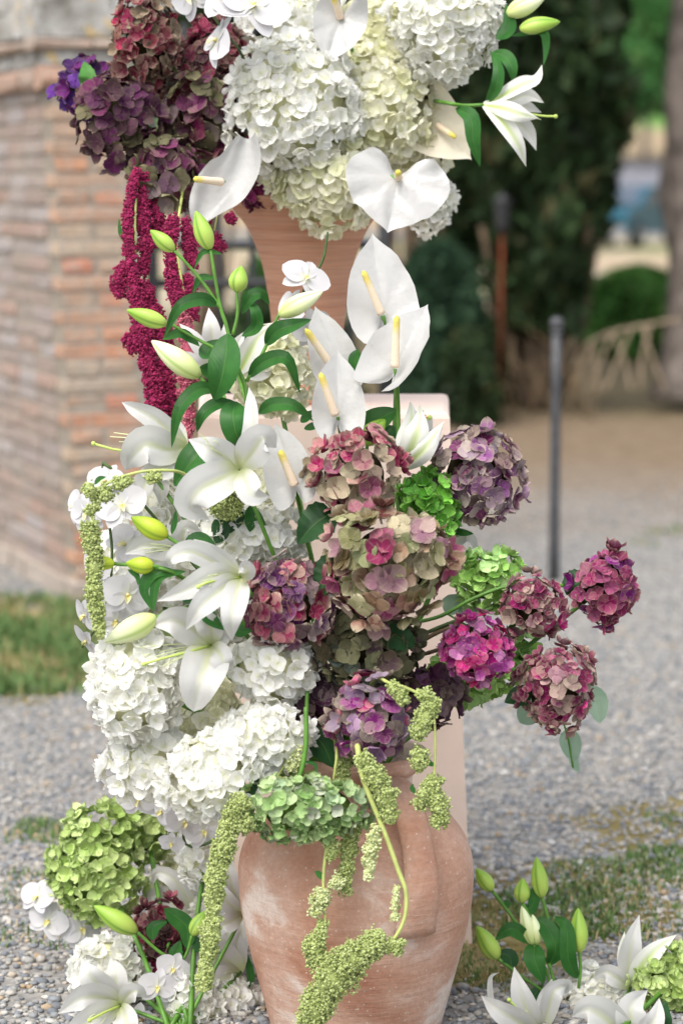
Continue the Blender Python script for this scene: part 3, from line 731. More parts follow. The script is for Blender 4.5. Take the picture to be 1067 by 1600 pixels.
def jar():
    s = DJ / FPX; cx = P(556, 1400, DJ).x; cy = P(556, 1400, DJ).y; c = (cx, cy); y2z = lambda y: P(556, y, DJ).z + .0
    t = thing('terracotta_jar', 'large two handled terracotta jar in front of the plinth', 'jar', (cx, cy, 0))
    body = [(134, 0), (140, .03), (153, .09), (168, .16), (179, .225), (183, .275), (183, .31), (177, .345), (162, .38), (136, .412), (108, .432), (93, .447), (88, .465), (88, .485)]
    k = [(r * s, z * 1.0) for r, z in body]
    zs = (P(556, 1175, DJ).z - .03) / .485; k = [(r, z * zs) for r, z in k]; zn = k[-1][1]
    pts = crom([Vector((r, 0, z)) for r, z in k], 70)
    prof = [(0.001, 0.001)] + [(p.x, p.z) for p in pts] + [(101 * s, zn + .012), (112 * s, zn + .018), (115 * s, zn + .030), (111 * s, zn + .040), (98 * s, zn + .042), (88 * s, zn + .035), (80 * s, zn), (90 * s, zn - .08), (0.001, zn - .14)]
    V, F = lathe(prof, c, 96); part(t, 'body', mk(V, F, M['terracotta']))
    zm = zn + .02
    # strap handles
    for sgn, az in ((1, math.radians(-62)), (-1, math.radians(118))):
        o = Vector((math.cos(az), math.sin(az), 0)); sd_ = Vector((-o.y, o.x, 0)); A = Vector((cx, cy, 0))
        path = [A + o * (84 * s) + Vector((0, 0, zn - .012)), A + o * (112 * s) + Vector((0, 0, zn + .006)), A + o * (156 * s) + Vector((0, 0, zn - .012)), A + o * (190 * s) + Vector((0, 0, zn - .07)), A + o * (206 * s) + Vector((0, 0, zn - .15)), A + o * (186 * s) + Vector((0, 0, zn - .235))]
        sp = crom(path, 26); V = []
        for i, p in enumerate(sp):
            tan = (sp[min(i + 1, 25)] - sp[max(i - 1, 0)]).normalized(); nr = sd_.cross(tan).normalized(); f = i / 25
            wd = .030 + .012 * (2 * f - 1) ** 2 - .002 * f
            for j in range(14):
                q = 2 * math.pi * j / 14; e = (abs(math.cos(q)) ** .8) * (1 if math.cos(q) > 0 else -1); V.append(tuple(p + sd_ * (wd * e) + nr * (.015 * math.sin(q) + (.003 * math.cos(2 * q) if math.sin(q) > 0 else 0))))
        part(t, 'handle', mk(V, gridF(26, 14, True) + [tuple(range(14))[::-1], tuple(range(25 * 14, 26 * 14))], M['terracotta']))
    return Vector((cx, cy, zm))
MOUTH = jar()
UMOUTH = P(481, 315, DU)
LBASE = G(280, 1640) + Vector((0, .1, 0)); RBASE = G(930, 1690) + Vector((0, .1, 0))
ANCH = {'U': UMOUTH, 'L': MOUTH, 'BL': LBASE, 'BR': RBASE}

# ------------------------------------------------------------------ hydrangeas
def petalV(rot, L, W, z0, c1, c2, ruff, cupw, seed, tip=0.0):
    r = random.Random(seed); T8 = (0, .14, .32, .52, .72, .88, .965, 1.0); m = 5; V, tt, ss = [], [], []; ph = r.uniform(0, 6); as_ = r.uniform(-.08, .08)
    for t in T8:
        rr = .05 + (L - .05) * t; hw = W * max(.08, math.sin(math.pi * t ** .88)) ** .52 if t < 1 else W * .10
        for j in range(m):
            s = j / (m - 1) * 2 - 1; x = rr - .05 * L * s * s * t; y = hw * s + as_ * t * L
            z = z0 + c1 * t + c2 * t * t + cupw * W * s * s * (.4 + t) + ruff * math.sin(5 * s + ph + 3 * t) * t * t
            V.append((x * math.cos(rot) - y * math.sin(rot), x * math.sin(rot) + y * math.cos(rot), z)); tt.append(t); ss.append(abs(s))
    return V, gridF(8, m), {'tt': tt, 'ss': ss, 'pv': [r.random()] * len(V)}
def floret(mat, seed, shape):
    r = random.Random(seed); ps = []
    for q in range(4):
        c1, c2, ru, cw = shape; L = r.uniform(.86, 1.06); W = r.uniform(.50, .62)
        ps.append(petalV(q * math.pi / 2 + r.uniform(-.14, .14), L, W, .03 * (q % 2), c1 + r.uniform(-.12, .12), c2 + r.uniform(-.15, .12), ru * r.uniform(.6, 1.4), cw + r.uniform(-.1, .1), seed * 7 + q, .1))
    cv = ICO_V * .085 + np.array([0, 0, .06]); ps.append((cv, [tuple(f) for f in ICO_F.tolist()], {'tt': [0] * 12, 'ss': [.5] * 12, 'pv': [.5] * 12}))
    V, F, A = join(*ps); return mk(V, F, mat, A)
SH_OPEN = (.10, .05, .05, .10); SH_CUP = (.25, .35, .06, .22); SH_REF = (.12, -.22, .07, -.08); SH_RUF = (.22, .10, .12, .15)
FL = {}
for mk_ in ('dusky', 'plum', 'greenp', 'white'):
    shp = [SH_OPEN, SH_CUP, SH_REF, SH_OPEN] if mk_ != 'white' else [SH_RUF, SH_CUP, SH_OPEN, SH_RUF, SH_CUP]
    if mk_ == 'greenp': shp = [SH_CUP, SH_RUF, SH_RUF, SH_CUP]
    FL[mk_] = [floret(M[mk_], 100 + i, s) for i, s in enumerate(shp)]
CORE = {}
def core_me(mat):
    V, F = [], []
    n, m = 10, 14
    for i in range(n):
        a = math.pi * i / (n - 1)
        for j in range(m): b = 2 * math.pi * j / m; V.append((math.sin(a) * math.cos(b), math.sin(a) * math.sin(b), math.cos(a)))
    return mk(V, gridF(n, m, True), mat)
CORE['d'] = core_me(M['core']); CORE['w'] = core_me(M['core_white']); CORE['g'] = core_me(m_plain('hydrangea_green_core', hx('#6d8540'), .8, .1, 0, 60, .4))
PAL = {
    'burgcream': ('dusky', ['#7d2440', '#8e2f4c', '#9a3250', '#a83f5f', '#9d6a5c', '#b3a085', '#5b1e33', '#c23a63', '#8f2a46', '#6a1f34'], .4),
    'violet': ('plum', ['#5a2a6e', '#6a3c8c', '#4c2460', '#7a3a78', '#7a55a8', '#6a2c5c'], .1),
    'plum': ('plum', ['#5a2448', '#6a2c56', '#4a203e', '#743e62', '#6a4a54', '#7a7458', '#5f2a50', '#7d3a62', '#4d2238'], .35),
    'plumolive': ('plum', ['#5a2444', '#6a3050', '#6d6a50', '#8a8468', '#7a3f60', '#a08f8c', '#541f40', '#7a2c50', '#9a7a88'], .5),
    'wine': ('dusky', ['#7a1f40', '#8d2a4c', '#6a1c3a', '#9a3a58', '#59203a', '#a0546a'], .25),
    'magdark': ('dusky', ['#7a1a52', '#8a2060', '#641544', '#9a3070'], .05),
    'brown': ('plum', ['#8a6a4c', '#9a7c5c', '#705238', '#a58f6c'], .4),
    'rosecream': ('dusky', ['#a3315b', '#b8446c', '#bba994', '#9a3458', '#8c2a4c', '#b87f84', '#c9bfa0', '#9a3a5c', '#c4b59a', '#7a2440', '#b83a6c', '#a5647a'], .6),
    'rosesage': ('dusky', ['#aeb084', '#bab88e', '#a07868', '#a9828a', '#96405f', '#a05270', '#b9b090', '#8f8e62', '#8c7c58', '#9c8068', '#a85c74', '#a9b080', '#7d5048', '#b5a888'], .6),
    'plumrose': ('dusky', ['#84345a', '#93405c', '#6a2c55', '#a08a8a', '#7a3a70', '#a85068', '#b3a6a2', '#8a2c4c', '#6c3a6c'], .45),
    'olive': ('plum', ['#5f6650', '#6f7458', '#52503f', '#7d7d60', '#5f4a4c', '#6a786c', '#655c48'], .5),
    'purplepink': ('dusky', ['#7a3a6a', '#8f4a80', '#a0909a', '#a587a0', '#b32e72', '#9c4488', '#8f8078', '#6a3058', '#77506c'], .45),
    'duskpurple': ('plum', ['#5a3048', '#6a3a58', '#74506a', '#7d6a6c', '#4c2840', '#66304e'], .4),
    'mauve': ('dusky', ['#74365c', '#8a4a72', '#a68c9c', '#b8a6aa', '#bdaea2', '#6a2c52', '#96608e', '#8f7c74', '#7d3f78', '#a3908a'], .55),
    'raspberry': ('dusky', ['#97305f', '#8a2a58', '#a34068', '#934660', '#a45a78', '#8f3480', '#7a2450'], .22),
    'dustypink': ('dusky', ['#984268', '#a65e78', '#a98488', '#843656', '#b59d90', '#b8427a', '#8a4a5c', '#7a2e4e'], .5),
    'magenta': ('dusky', ['#cc2f86', '#de3a8c', '#b83084', '#b45a9c', '#c482aa', '#a83f80', '#d63a80'], .25),
    'green': ('greenp', ['#5aa02c', '#69ab36', '#4a9020', '#79b846', '#418a22'], .15),
    'lightgreen': ('greenp', ['#94bc62', '#a2c672', '#84b252', '#aace86', '#79a84c'], .3),
    'limegreen': ('greenp', ['#a0b866', '#aec276', '#90ab58', '#bccd8a', '#86a04e'], .5),
    'sage': ('greenp', ['#98b578', '#86a766', '#a8be8c', '#769858', '#a4aa98', '#92a884'], .4),
    'white': ('white', ['#f8f8f4', '#f6f6f0', '#fafaf7', '#f3f3ea'], 1),
    'cream': ('white', ['#f6f5e2', '#f2f1d8', '#f7f6e8', '#eeefcf'], 1),
}
GOLD = math.pi * (3 - 5 ** .5)
def hyd(px, py, rx, ry, d, pal, fs, label, anchor='L', rz=None, cull=-.2, group=None, leaves=(), stem='stem', lump=.17, seed=None, fill=1.0, stemrad=.0045, via=None):
    seed = seed if seed is not None else int(px * 7 + py); r = random.Random(seed)
    c = P(px, py, d); k = d / FPX; ax = (rx * k, ry * k, (rz or (rx + ry) / 2 * .92) * k); mk_, cols, al = PAL[pal]
    t = thing('hydrangea', label, 'hydrangea', c, group or {'U': 'hydrangeas in the urn on the plinth', 'L': 'hydrangeas in the terracotta jar', 'BL': 'flowers on the ground left of the jar', 'BR': 'flowers on the ground right of the jar'}[anchor])
    ip = mk_ == 'white'
    part(t, 'flower_core', CORE['w' if ip else 'g' if mk_ == 'greenp' else 'd'], at=c, scale=tuple(a * (.80 if ip else .76 if mk_ == 'greenp' else .68) for a in (ax[0], ax[2], ax[1])), rot=(-PITCH, 0, 0), local=True)
    n = int(fill * (6.2 if ip or mk_ == 'greenp' else 5.4) * ((rx * ry + rx * (rz or rx) + ry * (rz or ry)) / 3) / (fs * fs * .50)); n = min(n, 420); ph = [r.uniform(0, 6.3) for _ in range(4)]
    for i in range(n):
        z = 1 - 2 * (i + .5) / n; q = i * GOLD + r.uniform(-.25, .25); s = math.sqrt(max(0, 1 - z * z)); z = max(-1, min(1, z + r.uniform(-.07, .07) * s)); s = math.sqrt(max(0, 1 - z * z))
        dr, du, dt = s * math.cos(q), s * math.sin(q), z
        if dt < cull: continue
        lf = 1 + lump * (math.sin(3.1 * dr + ph[0]) + math.sin(3.7 * du + ph[1]) + .6 * math.sin(6 * dr + 5 * du + ph[2])) / 1.6 + (r.uniform(-.06, .05) if ip else r.uniform(-.12, .09))
        f = fs * k * r.uniform(.74, 1.22)
        lf -= .45 * fs / max(rx, ry) * .5
        pos = c + R_ * (dr * ax[0] * lf) + U_ * (du * ax[1] * lf) + T_ * (dt * ax[2] * lf)
        nv = V3(dr / ax[0], du / ax[1], dt / ax[2]).normalized() + Vector((r.uniform(-.45, .45), r.uniform(-.45, .45), r.uniform(-.35, .5)))
        e = (nv.to_track_quat('Z', 'Y') @ Quaternion((0, 0, 1), r.uniform(0, 6.28))).to_euler()
        cc = hx(cols[min(len(cols) - 1, int((0.5 + .5 * math.sin(2.2 * dr + 2.6 * du + ph[3])) * len(cols) * .35 + r.random() * len(cols) * .65))] if not ip else r.choice(cols), {'white': .99, 'greenp': 1.22, 'plum': .74}.get(mk_, .82) * {'burgcream': .68, 'wine': .68, 'raspberry': .88}.get(pal, 1))
        if not ip:
            lu = .3 * cc[0] + .5 * cc[1] + .2 * cc[2]; sa = 1.0 if mk_ == 'greenp' else 1.28; vv = r.uniform(.62, 1.12) if mk_ != 'greenp' else r.uniform(.82, 1.15); cc = cc if mk_ == 'greenp' else (cc[0] * 1.0, cc[1], cc[2] * 1.10)
            cc = tuple(max(.004, (lu + (q_ - lu) * sa) * vv) for q_ in cc[:3]) + (1,)
        part(t, 'floret', r.choice(FL[mk_]), at=pos, rot=e, scale=f, local=True, color=(cc[0], cc[1], cc[2], min(1, max(0, al * r.uniform(0, 1.3))) if not ip else 1))
    a = ANCH[anchor]; mid = P(*via) if via else c.lerp(a, .5) + Vector((0, .02, -.02)) if anchor in 'UL' else c.lerp(a, .5)
    part(t, 'stem', tube([c, mid, a + Vector((r.uniform(-.03, .03), r.uniform(-.03, .03), -.03 if anchor in ('U', 'L') else .0))], stemrad, stemrad * 1.15, M[stem], 6, 8))
    for lf_ in leaves: add_leaf(t, *lf_[:3], **(lf_[3] if len(lf_) > 3 else {}))
    return t
def add_leaf(t, pts, wd, d, mat='leaf_dark', prof='ovate', name='leaf', **kw):
    return part(t, name, blade(PP(pts, d), wpx(wd, d), M[mat], prof=prof, **kw))

# upper arrangement
hyd(230, 58, 50, 78, 4.66, 'burgcream', 15, 'burgundy and cream hydrangea high on the left of the urn', 'U', fill=1.1)
hyd(132, 138, 46, 50, 4.72, 'violet', 18, 'violet blue hydrangea sticking out furthest left', 'U', leaves=[([(134, 142, -.07), (137, 120, -.09), (131, 95, -.08)], 34, 4.72, dict(mat='leaf_mid', tooth=.05, cup=.2, hint=V3(-.3, .3, 1))),])
hyd(188, 187, 66, 72, 4.62, 'plum', 20, 'dusky plum hydrangea below the violet one', 'U')
hyd(338, 92, 52, 62, 4.72, 'wine', 17, 'wine red hydrangea behind the white orchid', 'U')
hyd(322, 178, 62, 62, 4.66, 'plumolive', 20, 'plum and olive hydrangea left of the big white heads', 'U')
hyd(262, 272, 58, 62, 4.60, 'plumolive', 20, 'drooping plum and sage hydrangea above the magenta amaranth', 'U')
hyd(405, 292, 28, 32, 4.72, 'magdark', 14, 'small dark magenta hydrangea on the urn rim', 'U')
hyd(275, 130, 50, 60, 4.82, 'wine', 18, 'deep wine hydrangea wedged between the plum ones', 'U')
hyd(352, 255, 50, 45, 4.80, 'magdark', 18, 'shaded magenta hydrangea behind the folded white anthurium', 'U')
hyd(672, 132, 28, 26, 4.72, 'brown', 14, 'faded brown hydrangea under the white head at right', 'U')
hyd(458, 165, 100, 108, 4.62, 'white', 16.3, 'largest pure white hydrangea at the centre of the urn', 'U', lump=.05)
hyd(575, 165, 92, 100, 4.72, 'cream', 15.5, 'big cream hydrangea right of the largest white one', 'U', lump=.1)
hyd(700, 45, 88, 72, 4.66, 'white', 15.5, 'white hydrangea at the top right of the urn', 'U')
hyd(505, 290, 82, 72, 4.66, 'cream', 15.5, 'cream hydrangea hanging over the front rim of the urn', 'U')
hyd(455, 25, 72, 62, 4.76, 'white', 16.3, 'white hydrangea at the very top beside the orchids', 'U')
hyd(590, 35, 66, 60, 4.80, 'cream', 15.5, 'creamy hydrangea behind the upright white anthurium', 'U')
hyd(640, 225, 62, 60, 4.76, 'cream', 14.6, 'cream hydrangea behind the flat heart shaped anthurium', 'U')
hyd(672, 318, 36, 44, 4.80, 'white', 12.9, 'small white hydrangea peeping below the heart shaped anthurium', 'U')
# lower arrangement, white
hyd(428, 582, 58, 68, 4.50, 'cream', 14.6, 'cream hydrangea in front of the urn foot', 'L')
hyd(392, 840, 72, 70, 4.22, 'white', 16.3, 'flat white hydrangea below the hooded anthurium', 'L')
hyd(262, 800, 62, 72, 4.34, 'white', 15.5, 'white hydrangea behind the yellow green lily buds', 'L')
hyd(212, 1070, 70, 84, 4.10, 'white', 18.1, 'white hydrangea at the left end of the lower bouquet', 'L', lump=.06)
hyd(228, 1190, 60, 66, 4.14, 'white', 17.2, 'white hydrangea hanging lowest on the left side', 'L', rz=55)
hyd(330, 1215, 66, 76, 4.05, 'white', 17.2, 'white hydrangea above the long left amaranth tail', 'L')
hyd(415, 1155, 62, 58, 4.08, 'white', 16.3, 'white hydrangea against the jar neck', 'L')
hyd(325, 1125, 52, 58, 4.22, 'cream', 15.5, 'cream hydrangea sunk between the lower white heads', 'L')
hyd(425, 1045, 70, 62, 4.14, 'white', 17.2, 'white hydrangea under the purple and rose one', 'L')
hyd(330, 960, 56, 60, 4.36, 'white', 15.5, 'white hydrangea behind the open lilies', 'L')
# lower arrangement, dusky
hyd(553, 745, 70, 70, 4.12, 'rosecream', 19, 'rose and cream hydrangea at the top centre of the lower bouquet', 'L')
hyd(612, 882, 96, 88, 4.06, 'rosesage', 23.5, 'largest faded rose and sage hydrangea in the middle', 'L', leaves=[([(520, 800), (490, 820, -.01), (465, 850, .0)], 58, 4.12, dict(tooth=.05, cup=.1)), ([(530, 870), (510, 900, .0), (500, 935)], 48, 4.08, dict(tooth=.05)), ([(600, 985, .0), (630, 1000, -.01), (648, 1010)], 40, 4.10, dict(tooth=.05))])
hyd(452, 938, 64, 74, 4.10, 'plumrose', 20, 'purple and rose hydrangea left of the faded rose one', 'L')
hyd(572, 1010, 84, 66, 4.16, 'olive', 21, 'dark olive green hydrangea under the faded rose one', 'L')
hyd(577, 1122, 64, 60, 4.06, 'purplepink', 19, 'purple pink hydrangea resting on the jar rim', 'L')
hyd(668, 1090, 46, 50, 4.18, 'duskpurple', 20, 'dusky purple hydrangea at the right of the jar rim', 'L')
hyd(505, 1092, 46, 48, 4.18, 'duskpurple', 20, 'shadowed purple hydrangea behind the green stem', 'L')
hyd(668, 802, 46, 54, 4.24, 'green', 16, 'vivid green hydrangea beside the plinth edge', 'L')
hyd(762, 905, 48, 42, 4.26, 'lightgreen', 16, 'light green hydrangea above the magenta one', 'L')
hyd(738, 1060, 62, 38, 4.27, 'lightgreen', 16, 'light green hydrangea tucked under the magenta one', 'L')
hyd(812, 1022, 24, 34, 4.30, 'lightgreen', 15, 'small green hydrangea between the pink heads on the right', 'L')
hyd(480, 1264, 92, 50, 4.02, 'sage', 13, 'sage green hydrangea drooping over the jar shoulder', 'L', rz=45, leaves=[([(400, 1240), (385, 1236), (362, 1244)], 16, 4.02, dict(prof='leaf')), ([(405, 1240), (400, 1222), (398, 1210)], 14, 4.02, dict(prof='leaf'))])
hyd(745, 743, 70, 72, 4.26, 'mauve', 17.5, 'mauve hydrangea standing clear above the right side', 'L', stem='stem', leaves=[([(705, 828, .02), (722, 832), (740, 834)], 12, 4.26, dict(prof='leaf', mat='leaf'))])
hyd(943, 917, 46, 62, 4.22, 'raspberry', 16.5, 'raspberry hydrangea reaching furthest right', 'L', leaves=[([(915, 905), (895, 915), (885, 930)], 44, 4.24, dict(tooth=.05, hint=V3(.3, .4, 1)))])
hyd(834, 946, 50, 50, 4.20, 'dustypink', 13.5, 'dusty pink hydrangea between magenta and raspberry ones', 'L')
hyd(743, 1012, 55, 58, 4.12, 'magenta', 13.5, 'bright magenta hydrangea on the right side', 'L')
hyd(866, 1076, 58, 68, 4.16, 'dustypink', 14, 'dusty rose hydrangea hanging lowest on the right', 'L', via=(745, 1030, 4.27), leaves=[([(830, 1085), (808, 1088), (788, 1098)], 34, 4.15, dict(tooth=.03))])
# ground groups
hyd(150, 1350, 72, 86, 4.58, 'limegreen', 13, 'lime green hydrangea low on the left by the gravel', 'BL')
hyd(230, 1300, 42, 40, 4.66, 'limegreen', 16, 'smaller lime green hydrangea tucked behind the first on the ground', 'BL')
hyd(250, 1465, 40, 58, 4.50, 'wine', 17, 'wine coloured hydrangea on the ground beside the jar', 'BL')
hyd(172, 1515, 55, 52, 4.48, 'white', 14.6, 'white hydrangea on the ground at bottom left', 'BL')
hyd(350, 1572, 62, 50, 4.46, 'white', 13.8, 'white hydrangea at the foot of the jar, bottom left', 'BL')
hyd(248, 1600, 60, 40, 4.50, 'white', 14.6, 'white hydrangea under the small low orchid', 'BL')
hyd(936, 1560, 66, 46, 4.50, 'white', 13.8, 'white hydrangea on the ground at bottom right', 'BR')
hyd(1052, 1532, 54, 52, 4.44, 'limegreen', 13, 'green hydrangea cut by the right edge', 'BR')

hyd(395, 775, 48, 50, 4.30, 'cream', 15, 'deeply shaded cream hydrangea left of the ivory anthurium hood', 'L')
hyd(300, 1500, 52, 56, 4.62, 'white', 15, 'white hydrangea behind the broad lily beside the jar', 'BL')
hyd(285, 1385, 42, 52, 4.70, 'cream', 15, 'cream hydrangea in the gap between jar and lime green heads', 'BL')
hyd(205, 935, 48, 60, 4.36, 'white', 16, 'white hydrangea behind the orchids on the far left', 'L')
hyd(305, 885, 46, 50, 4.34, 'white', 15, 'white hydrangea in the gap behind the open lily star', 'L')
hyd(302, 1572, 50, 44, 4.40, 'white', 14, 'white hydrangea low between the orchid and the jar foot', 'BL')
hyd(338, 1440, 44, 50, 4.53, 'white', 14, 'white hydrangea pressed against the left flank of the jar', 'BL')
hyd(322, 1335, 40, 44, 4.52, 'white', 14, 'white hydrangea at the jar shoulder behind the dangling orchids', 'BL')
hyd(412, 900, 40, 46, 4.24, 'white', 14, 'white hydrangea between the lily star and the purple rose head', 'L')
hyd(420, 770, 40, 46, 4.26, 'cream', 14, 'cream hydrangea beneath the ivory anthurium hood', 'L')
hyd(178, 880, 34, 44, 4.38, 'white', 13, 'small white hydrangea between the hanging orchids on the far left', 'L')
# ------------------------------------------------------------------ lilies
def bud_me(b, tip, wd, mat, bend=0.04):
    ax = tip - b; L = ax.length; a = ax.normalized(); s = a.cross(T_).normalized(); u = s.cross(a); V, tt, ss = [], [], []; n, m = 14, 18
    pr = lambda t: max(.02, math.sin(math.pi * (t * .96 + .025) ** .82) ** .75 * (1 - .12 * t))
    for i in range(n):
        t = i / (n - 1); c = b + ax * t + u * (bend * L * math.sin(math.pi * t))
        for j in range(m):
            q = 2 * math.pi * j / m; rid = 1 - .10 * abs(math.cos(1.5 * q)) ** 6
            rr = wd / 2 * pr(t) * rid; V.append(tuple(c + (s * math.cos(q) + u * math.sin(q)) * rr)); tt.append(t); ss.append(abs(math.cos(1.5 * q)) ** 5)
    return mk(V, gridF(n, m, True) + [tuple(range(m))[::-1], tuple(range((n - 1) * m, n * m))], mat, {'tt': tt, 'ss': ss})
def add_bud(t, b, tip, w, d, mat='bud', dt=0.0):
    return part(t, 'bud', bud_me(P(*b, d), P(*tip, d + dt), wpx(w, d) * 1.12, M[mat]), at=P(*b, d))
def add_petals(t, base, petals, d, mat='lily'):
    for pt in petals:
        pts, wd = pt[0], pt[1]; kw = dict(pt[2]) if len(pt) > 2 else {}
        m_ = kw.pop('mat', mat); kw.setdefault('prof', 'lily'); kw.setdefault('cup', .22); kw.setdefault('ruffle', .09)
        part(t, 'petal', blade(PP([base] + list(pts), d), wpx(wd, d) * .90, M[m_], n=18, **kw))
def add_stamens(t, base, tips, d, anther=False, pistil=None):
    for tp in tips:
        q = PP([base, ((base[0] + tp[0]) / 2, (base[1] + tp[1]) / 2 - 3, -.02), tp], d)
        s = part(t, 'stamen', tube(q, .0011, .0009, M['filament'], 5, 8))
        if anther:
            e = q[-1]; part(s, 'anther', tube([e - Vector((.006, 0, .002)), e, e + Vector((.006, 0, -.002))], .0018, .0018, M['anther'], 6, 5), at=e)
    if pistil:
        q = PP([base] + pistil, d); p = part(t, 'pistil', tube(q, .0022, .0022, M['pistil'], 7, 10)); part(p, 'stigma', scatter(ICO_V, ICO_F, np.array([tuple(q[-1])]), np.full((1, 3), .0046), M['pistil'], np.array([.5])), at=q[-1])
def lily(label, base, petals, d, anchor, stamens=(), pistil=None, stemvia=(), group='lilies', mat='lily', leaves=(), buds=(), srad=.0035, anther=False, stemlabel=None):
    t = thing('lily', label, 'lily', P(*base[:2], d), group); add_petals(t, base, petals, d, mat); add_stamens(t, base, stamens, d, anther, pistil)
    a = ANCH[anchor] if isinstance(anchor, str) else anchor
    part(t, 'stem', tube([P(*base[:2], d)] + PP(stemvia, d) + [a], srad, srad * 1.2, M['stem'], 7))
    for l in leaves: add_leaf(t, l[0], l[1], d + (l[2] if len(l) > 2 and not isinstance(l[2], dict) else 0), **{**dict(mat='leaf', prof='leaf'), **(l[-1] if isinstance(l[-1], dict) else {})})
    for b in buds: add_bud(t, b[0], b[1], b[2], d, *(b[3:]))
    return t
lily('white lily facing left, uppermost on the left of the bouquet', (292, 698), [
    ([(268, 676, -.01), (238, 652, -.02), (210, 638, -.01), (190, 628, .03)], 40, dict(ruffle=.16, twist=.5)),
    ([(262, 702, -.03), (228, 694, -.05), (204, 716, -.03), (196, 735, .02)], 66, dict(ruffle=.1)),
    ([(280, 675, .02), (268, 662, .03), (262, 650, .03)], 28),
    ([(270, 720, -.02), (240, 735, -.02), (215, 738, .02)], 48),
    ([(265, 690, .05), (235, 700, .06), (205, 700, .06)], 46), ([(275, 712, .04), (250, 735, .05), (235, 745, .05)], 40)],
    4.18, 'L', [(178, 676), (172, 682), (186, 690), (192, 700)], [(240, 700, -.02), (190, 704, -.03), (146, 693, -.03)])
lily('large white lily with twisted petals under the arching bud stem', (374, 733), [
    ([(352, 715, -.03), (325, 700, -.05), (294, 686, -.03)], 54, dict(ruffle=.08)),
    ([(384, 700, -.01), (394, 660, -.02), (392, 625, .0), (389, 604, .01)], 32, dict(roll=.6, ruffle=.1)),
    ([(392, 708, -.04), (412, 684, -.06), (432, 700, -.03)], 62, dict(ruffle=.1)),
    ([(350, 745, -.04), (312, 765, -.06), (296, 792, -.05), (328, 812, -.02)], 72, dict(ruffle=.08)),
    ([(384, 752, -.04), (396, 775, -.05), (422, 776, -.03)], 46, dict(ruffle=.1)),
    ([(362, 725, .0), (345, 715, .03), (325, 715, .05)], 40)],
    4.08, 'L', [(312, 678, -.06), (318, 684, -.06), (330, 700, -.07), (322, 692, -.07), (335, 688, -.06)], None)
lily('fully open white lily star in the centre left', (376, 902), [
    ([(340, 898, -.05), (295, 920, -.07), (244, 940, -.05)], 46), ([(345, 885, -.02), (300, 862, -.05), (268, 872, -.06), (264, 884, -.04)], 40, dict(roll=-.3)),
    ([(352, 885, -.01), (322, 862, -.03), (303, 842, -.02)], 44), ([(348, 918, -.07), (312, 950, -.10), (290, 985, -.08)], 46),
    ([(370, 925, -.07), (362, 965, -.10), (362, 1002, -.07)], 46), ([(386, 895, -.04), (382, 885, -.07), (372, 890, -.09)], 30)],
    4.06, 'L', [(318, 908, -.09), (325, 900, -.09), (328, 915, -.09)], [(350, 906, -.05), (325, 910, -.09), (310, 917, -.10)])
lily('drooping white lily with very large lower petal', (330, 1008), [
    ([(305, 985, -.03), (270, 970, -.05), (236, 978, -.04)], 62), ([(322, 1035, -.05), (310, 1070, -.07), (303, 1112, -.05)], 80, dict(prof='wide')),
    ([(342, 1020, -.04), (352, 1038, -.05), (366, 1044, -.02)], 40, dict(ruffle=.16)), ([(330, 985, -.04), (318, 965, -.05), (312, 940, -.03)], 44),
    ([(305, 1012, .02), (270, 1020, .03), (240, 1018, .04)], 50), ([(340, 1000, -.02), (350, 985, -.02), (355, 975, 0)], 36)],
    4.09, 'L', [(218, 1012, -.05), (222, 1025, -.05), (238, 1035, -.06), (252, 1042, -.06), (230, 1030, -.07), (262, 1040, -.07)], [(290, 1020, -.05), (250, 1030, -.07), (225, 1038, -.07)])
lily('white lily seen from the side behind the round buds', (290, 862), [
    ([(262, 856, -.02), (225, 852, -.03), (194, 866, -.02)], 48), ([(285, 845, -.02), (292, 825, -.03), (316, 832, -.01)], 40),
    ([(262, 870, -.01), (230, 885, 0), (212, 905, .02)], 42), ([(282, 850, .02), (270, 835, .03), (262, 818, .03)], 34)],
    4.16, 'L', [(222, 858, -.04), (228, 864, -.04), (235, 850, -.04)])
lily('white lily petals hanging beside the left green amaranth', (240, 742), [
    ([(228, 755, -.01), (222, 772, -.02), (220, 795, -.01)], 30), ([(225, 748, 0), (210, 765, 0), (205, 790, .01)], 28), ([(250, 755, 0), (252, 770, 0), (250, 790, .01)], 30)],
    4.24, 'L')
lily('half open greenish lily seen from behind, right of the anthuriums', (622, 735), [
    ([(632, 700, -.03), (643, 660, -.03), (641, 626, -.02)], 40, dict(roll=.1, cup=-.3)), ([(640, 705, -.05), (655, 665, -.06), (656, 632, -.02)], 44, dict(cup=-.3)),
    ([(648, 715, -.05), (672, 690, -.06), (694, 658, -.03)], 40, dict(cup=-.35)), ([(638, 710, .0), (662, 675, .02), (676, 650, .02)], 40, dict(mat='lily')), ([(630, 710, .02), (650, 670, .04), (662, 640, .04)], 40, dict(mat='lily'))],
    4.22, 'L', [(664, 652, .0), (660, 648, 0)], [(648, 690, 0), (664, 660, .0), (671, 652, 0)], mat='lilyg', anther=True)
lily('white lily petal curling beside the green hydrangea at right', (700, 868), [
    ([(712, 850, -.01), (728, 838, -.02), (740, 848, -.01), (742, 872, .01)], 24, dict(roll=.5)), ([(710, 865, 0), (722, 870, 0), (735, 862, .01)], 22)],
    4.30, 'L')
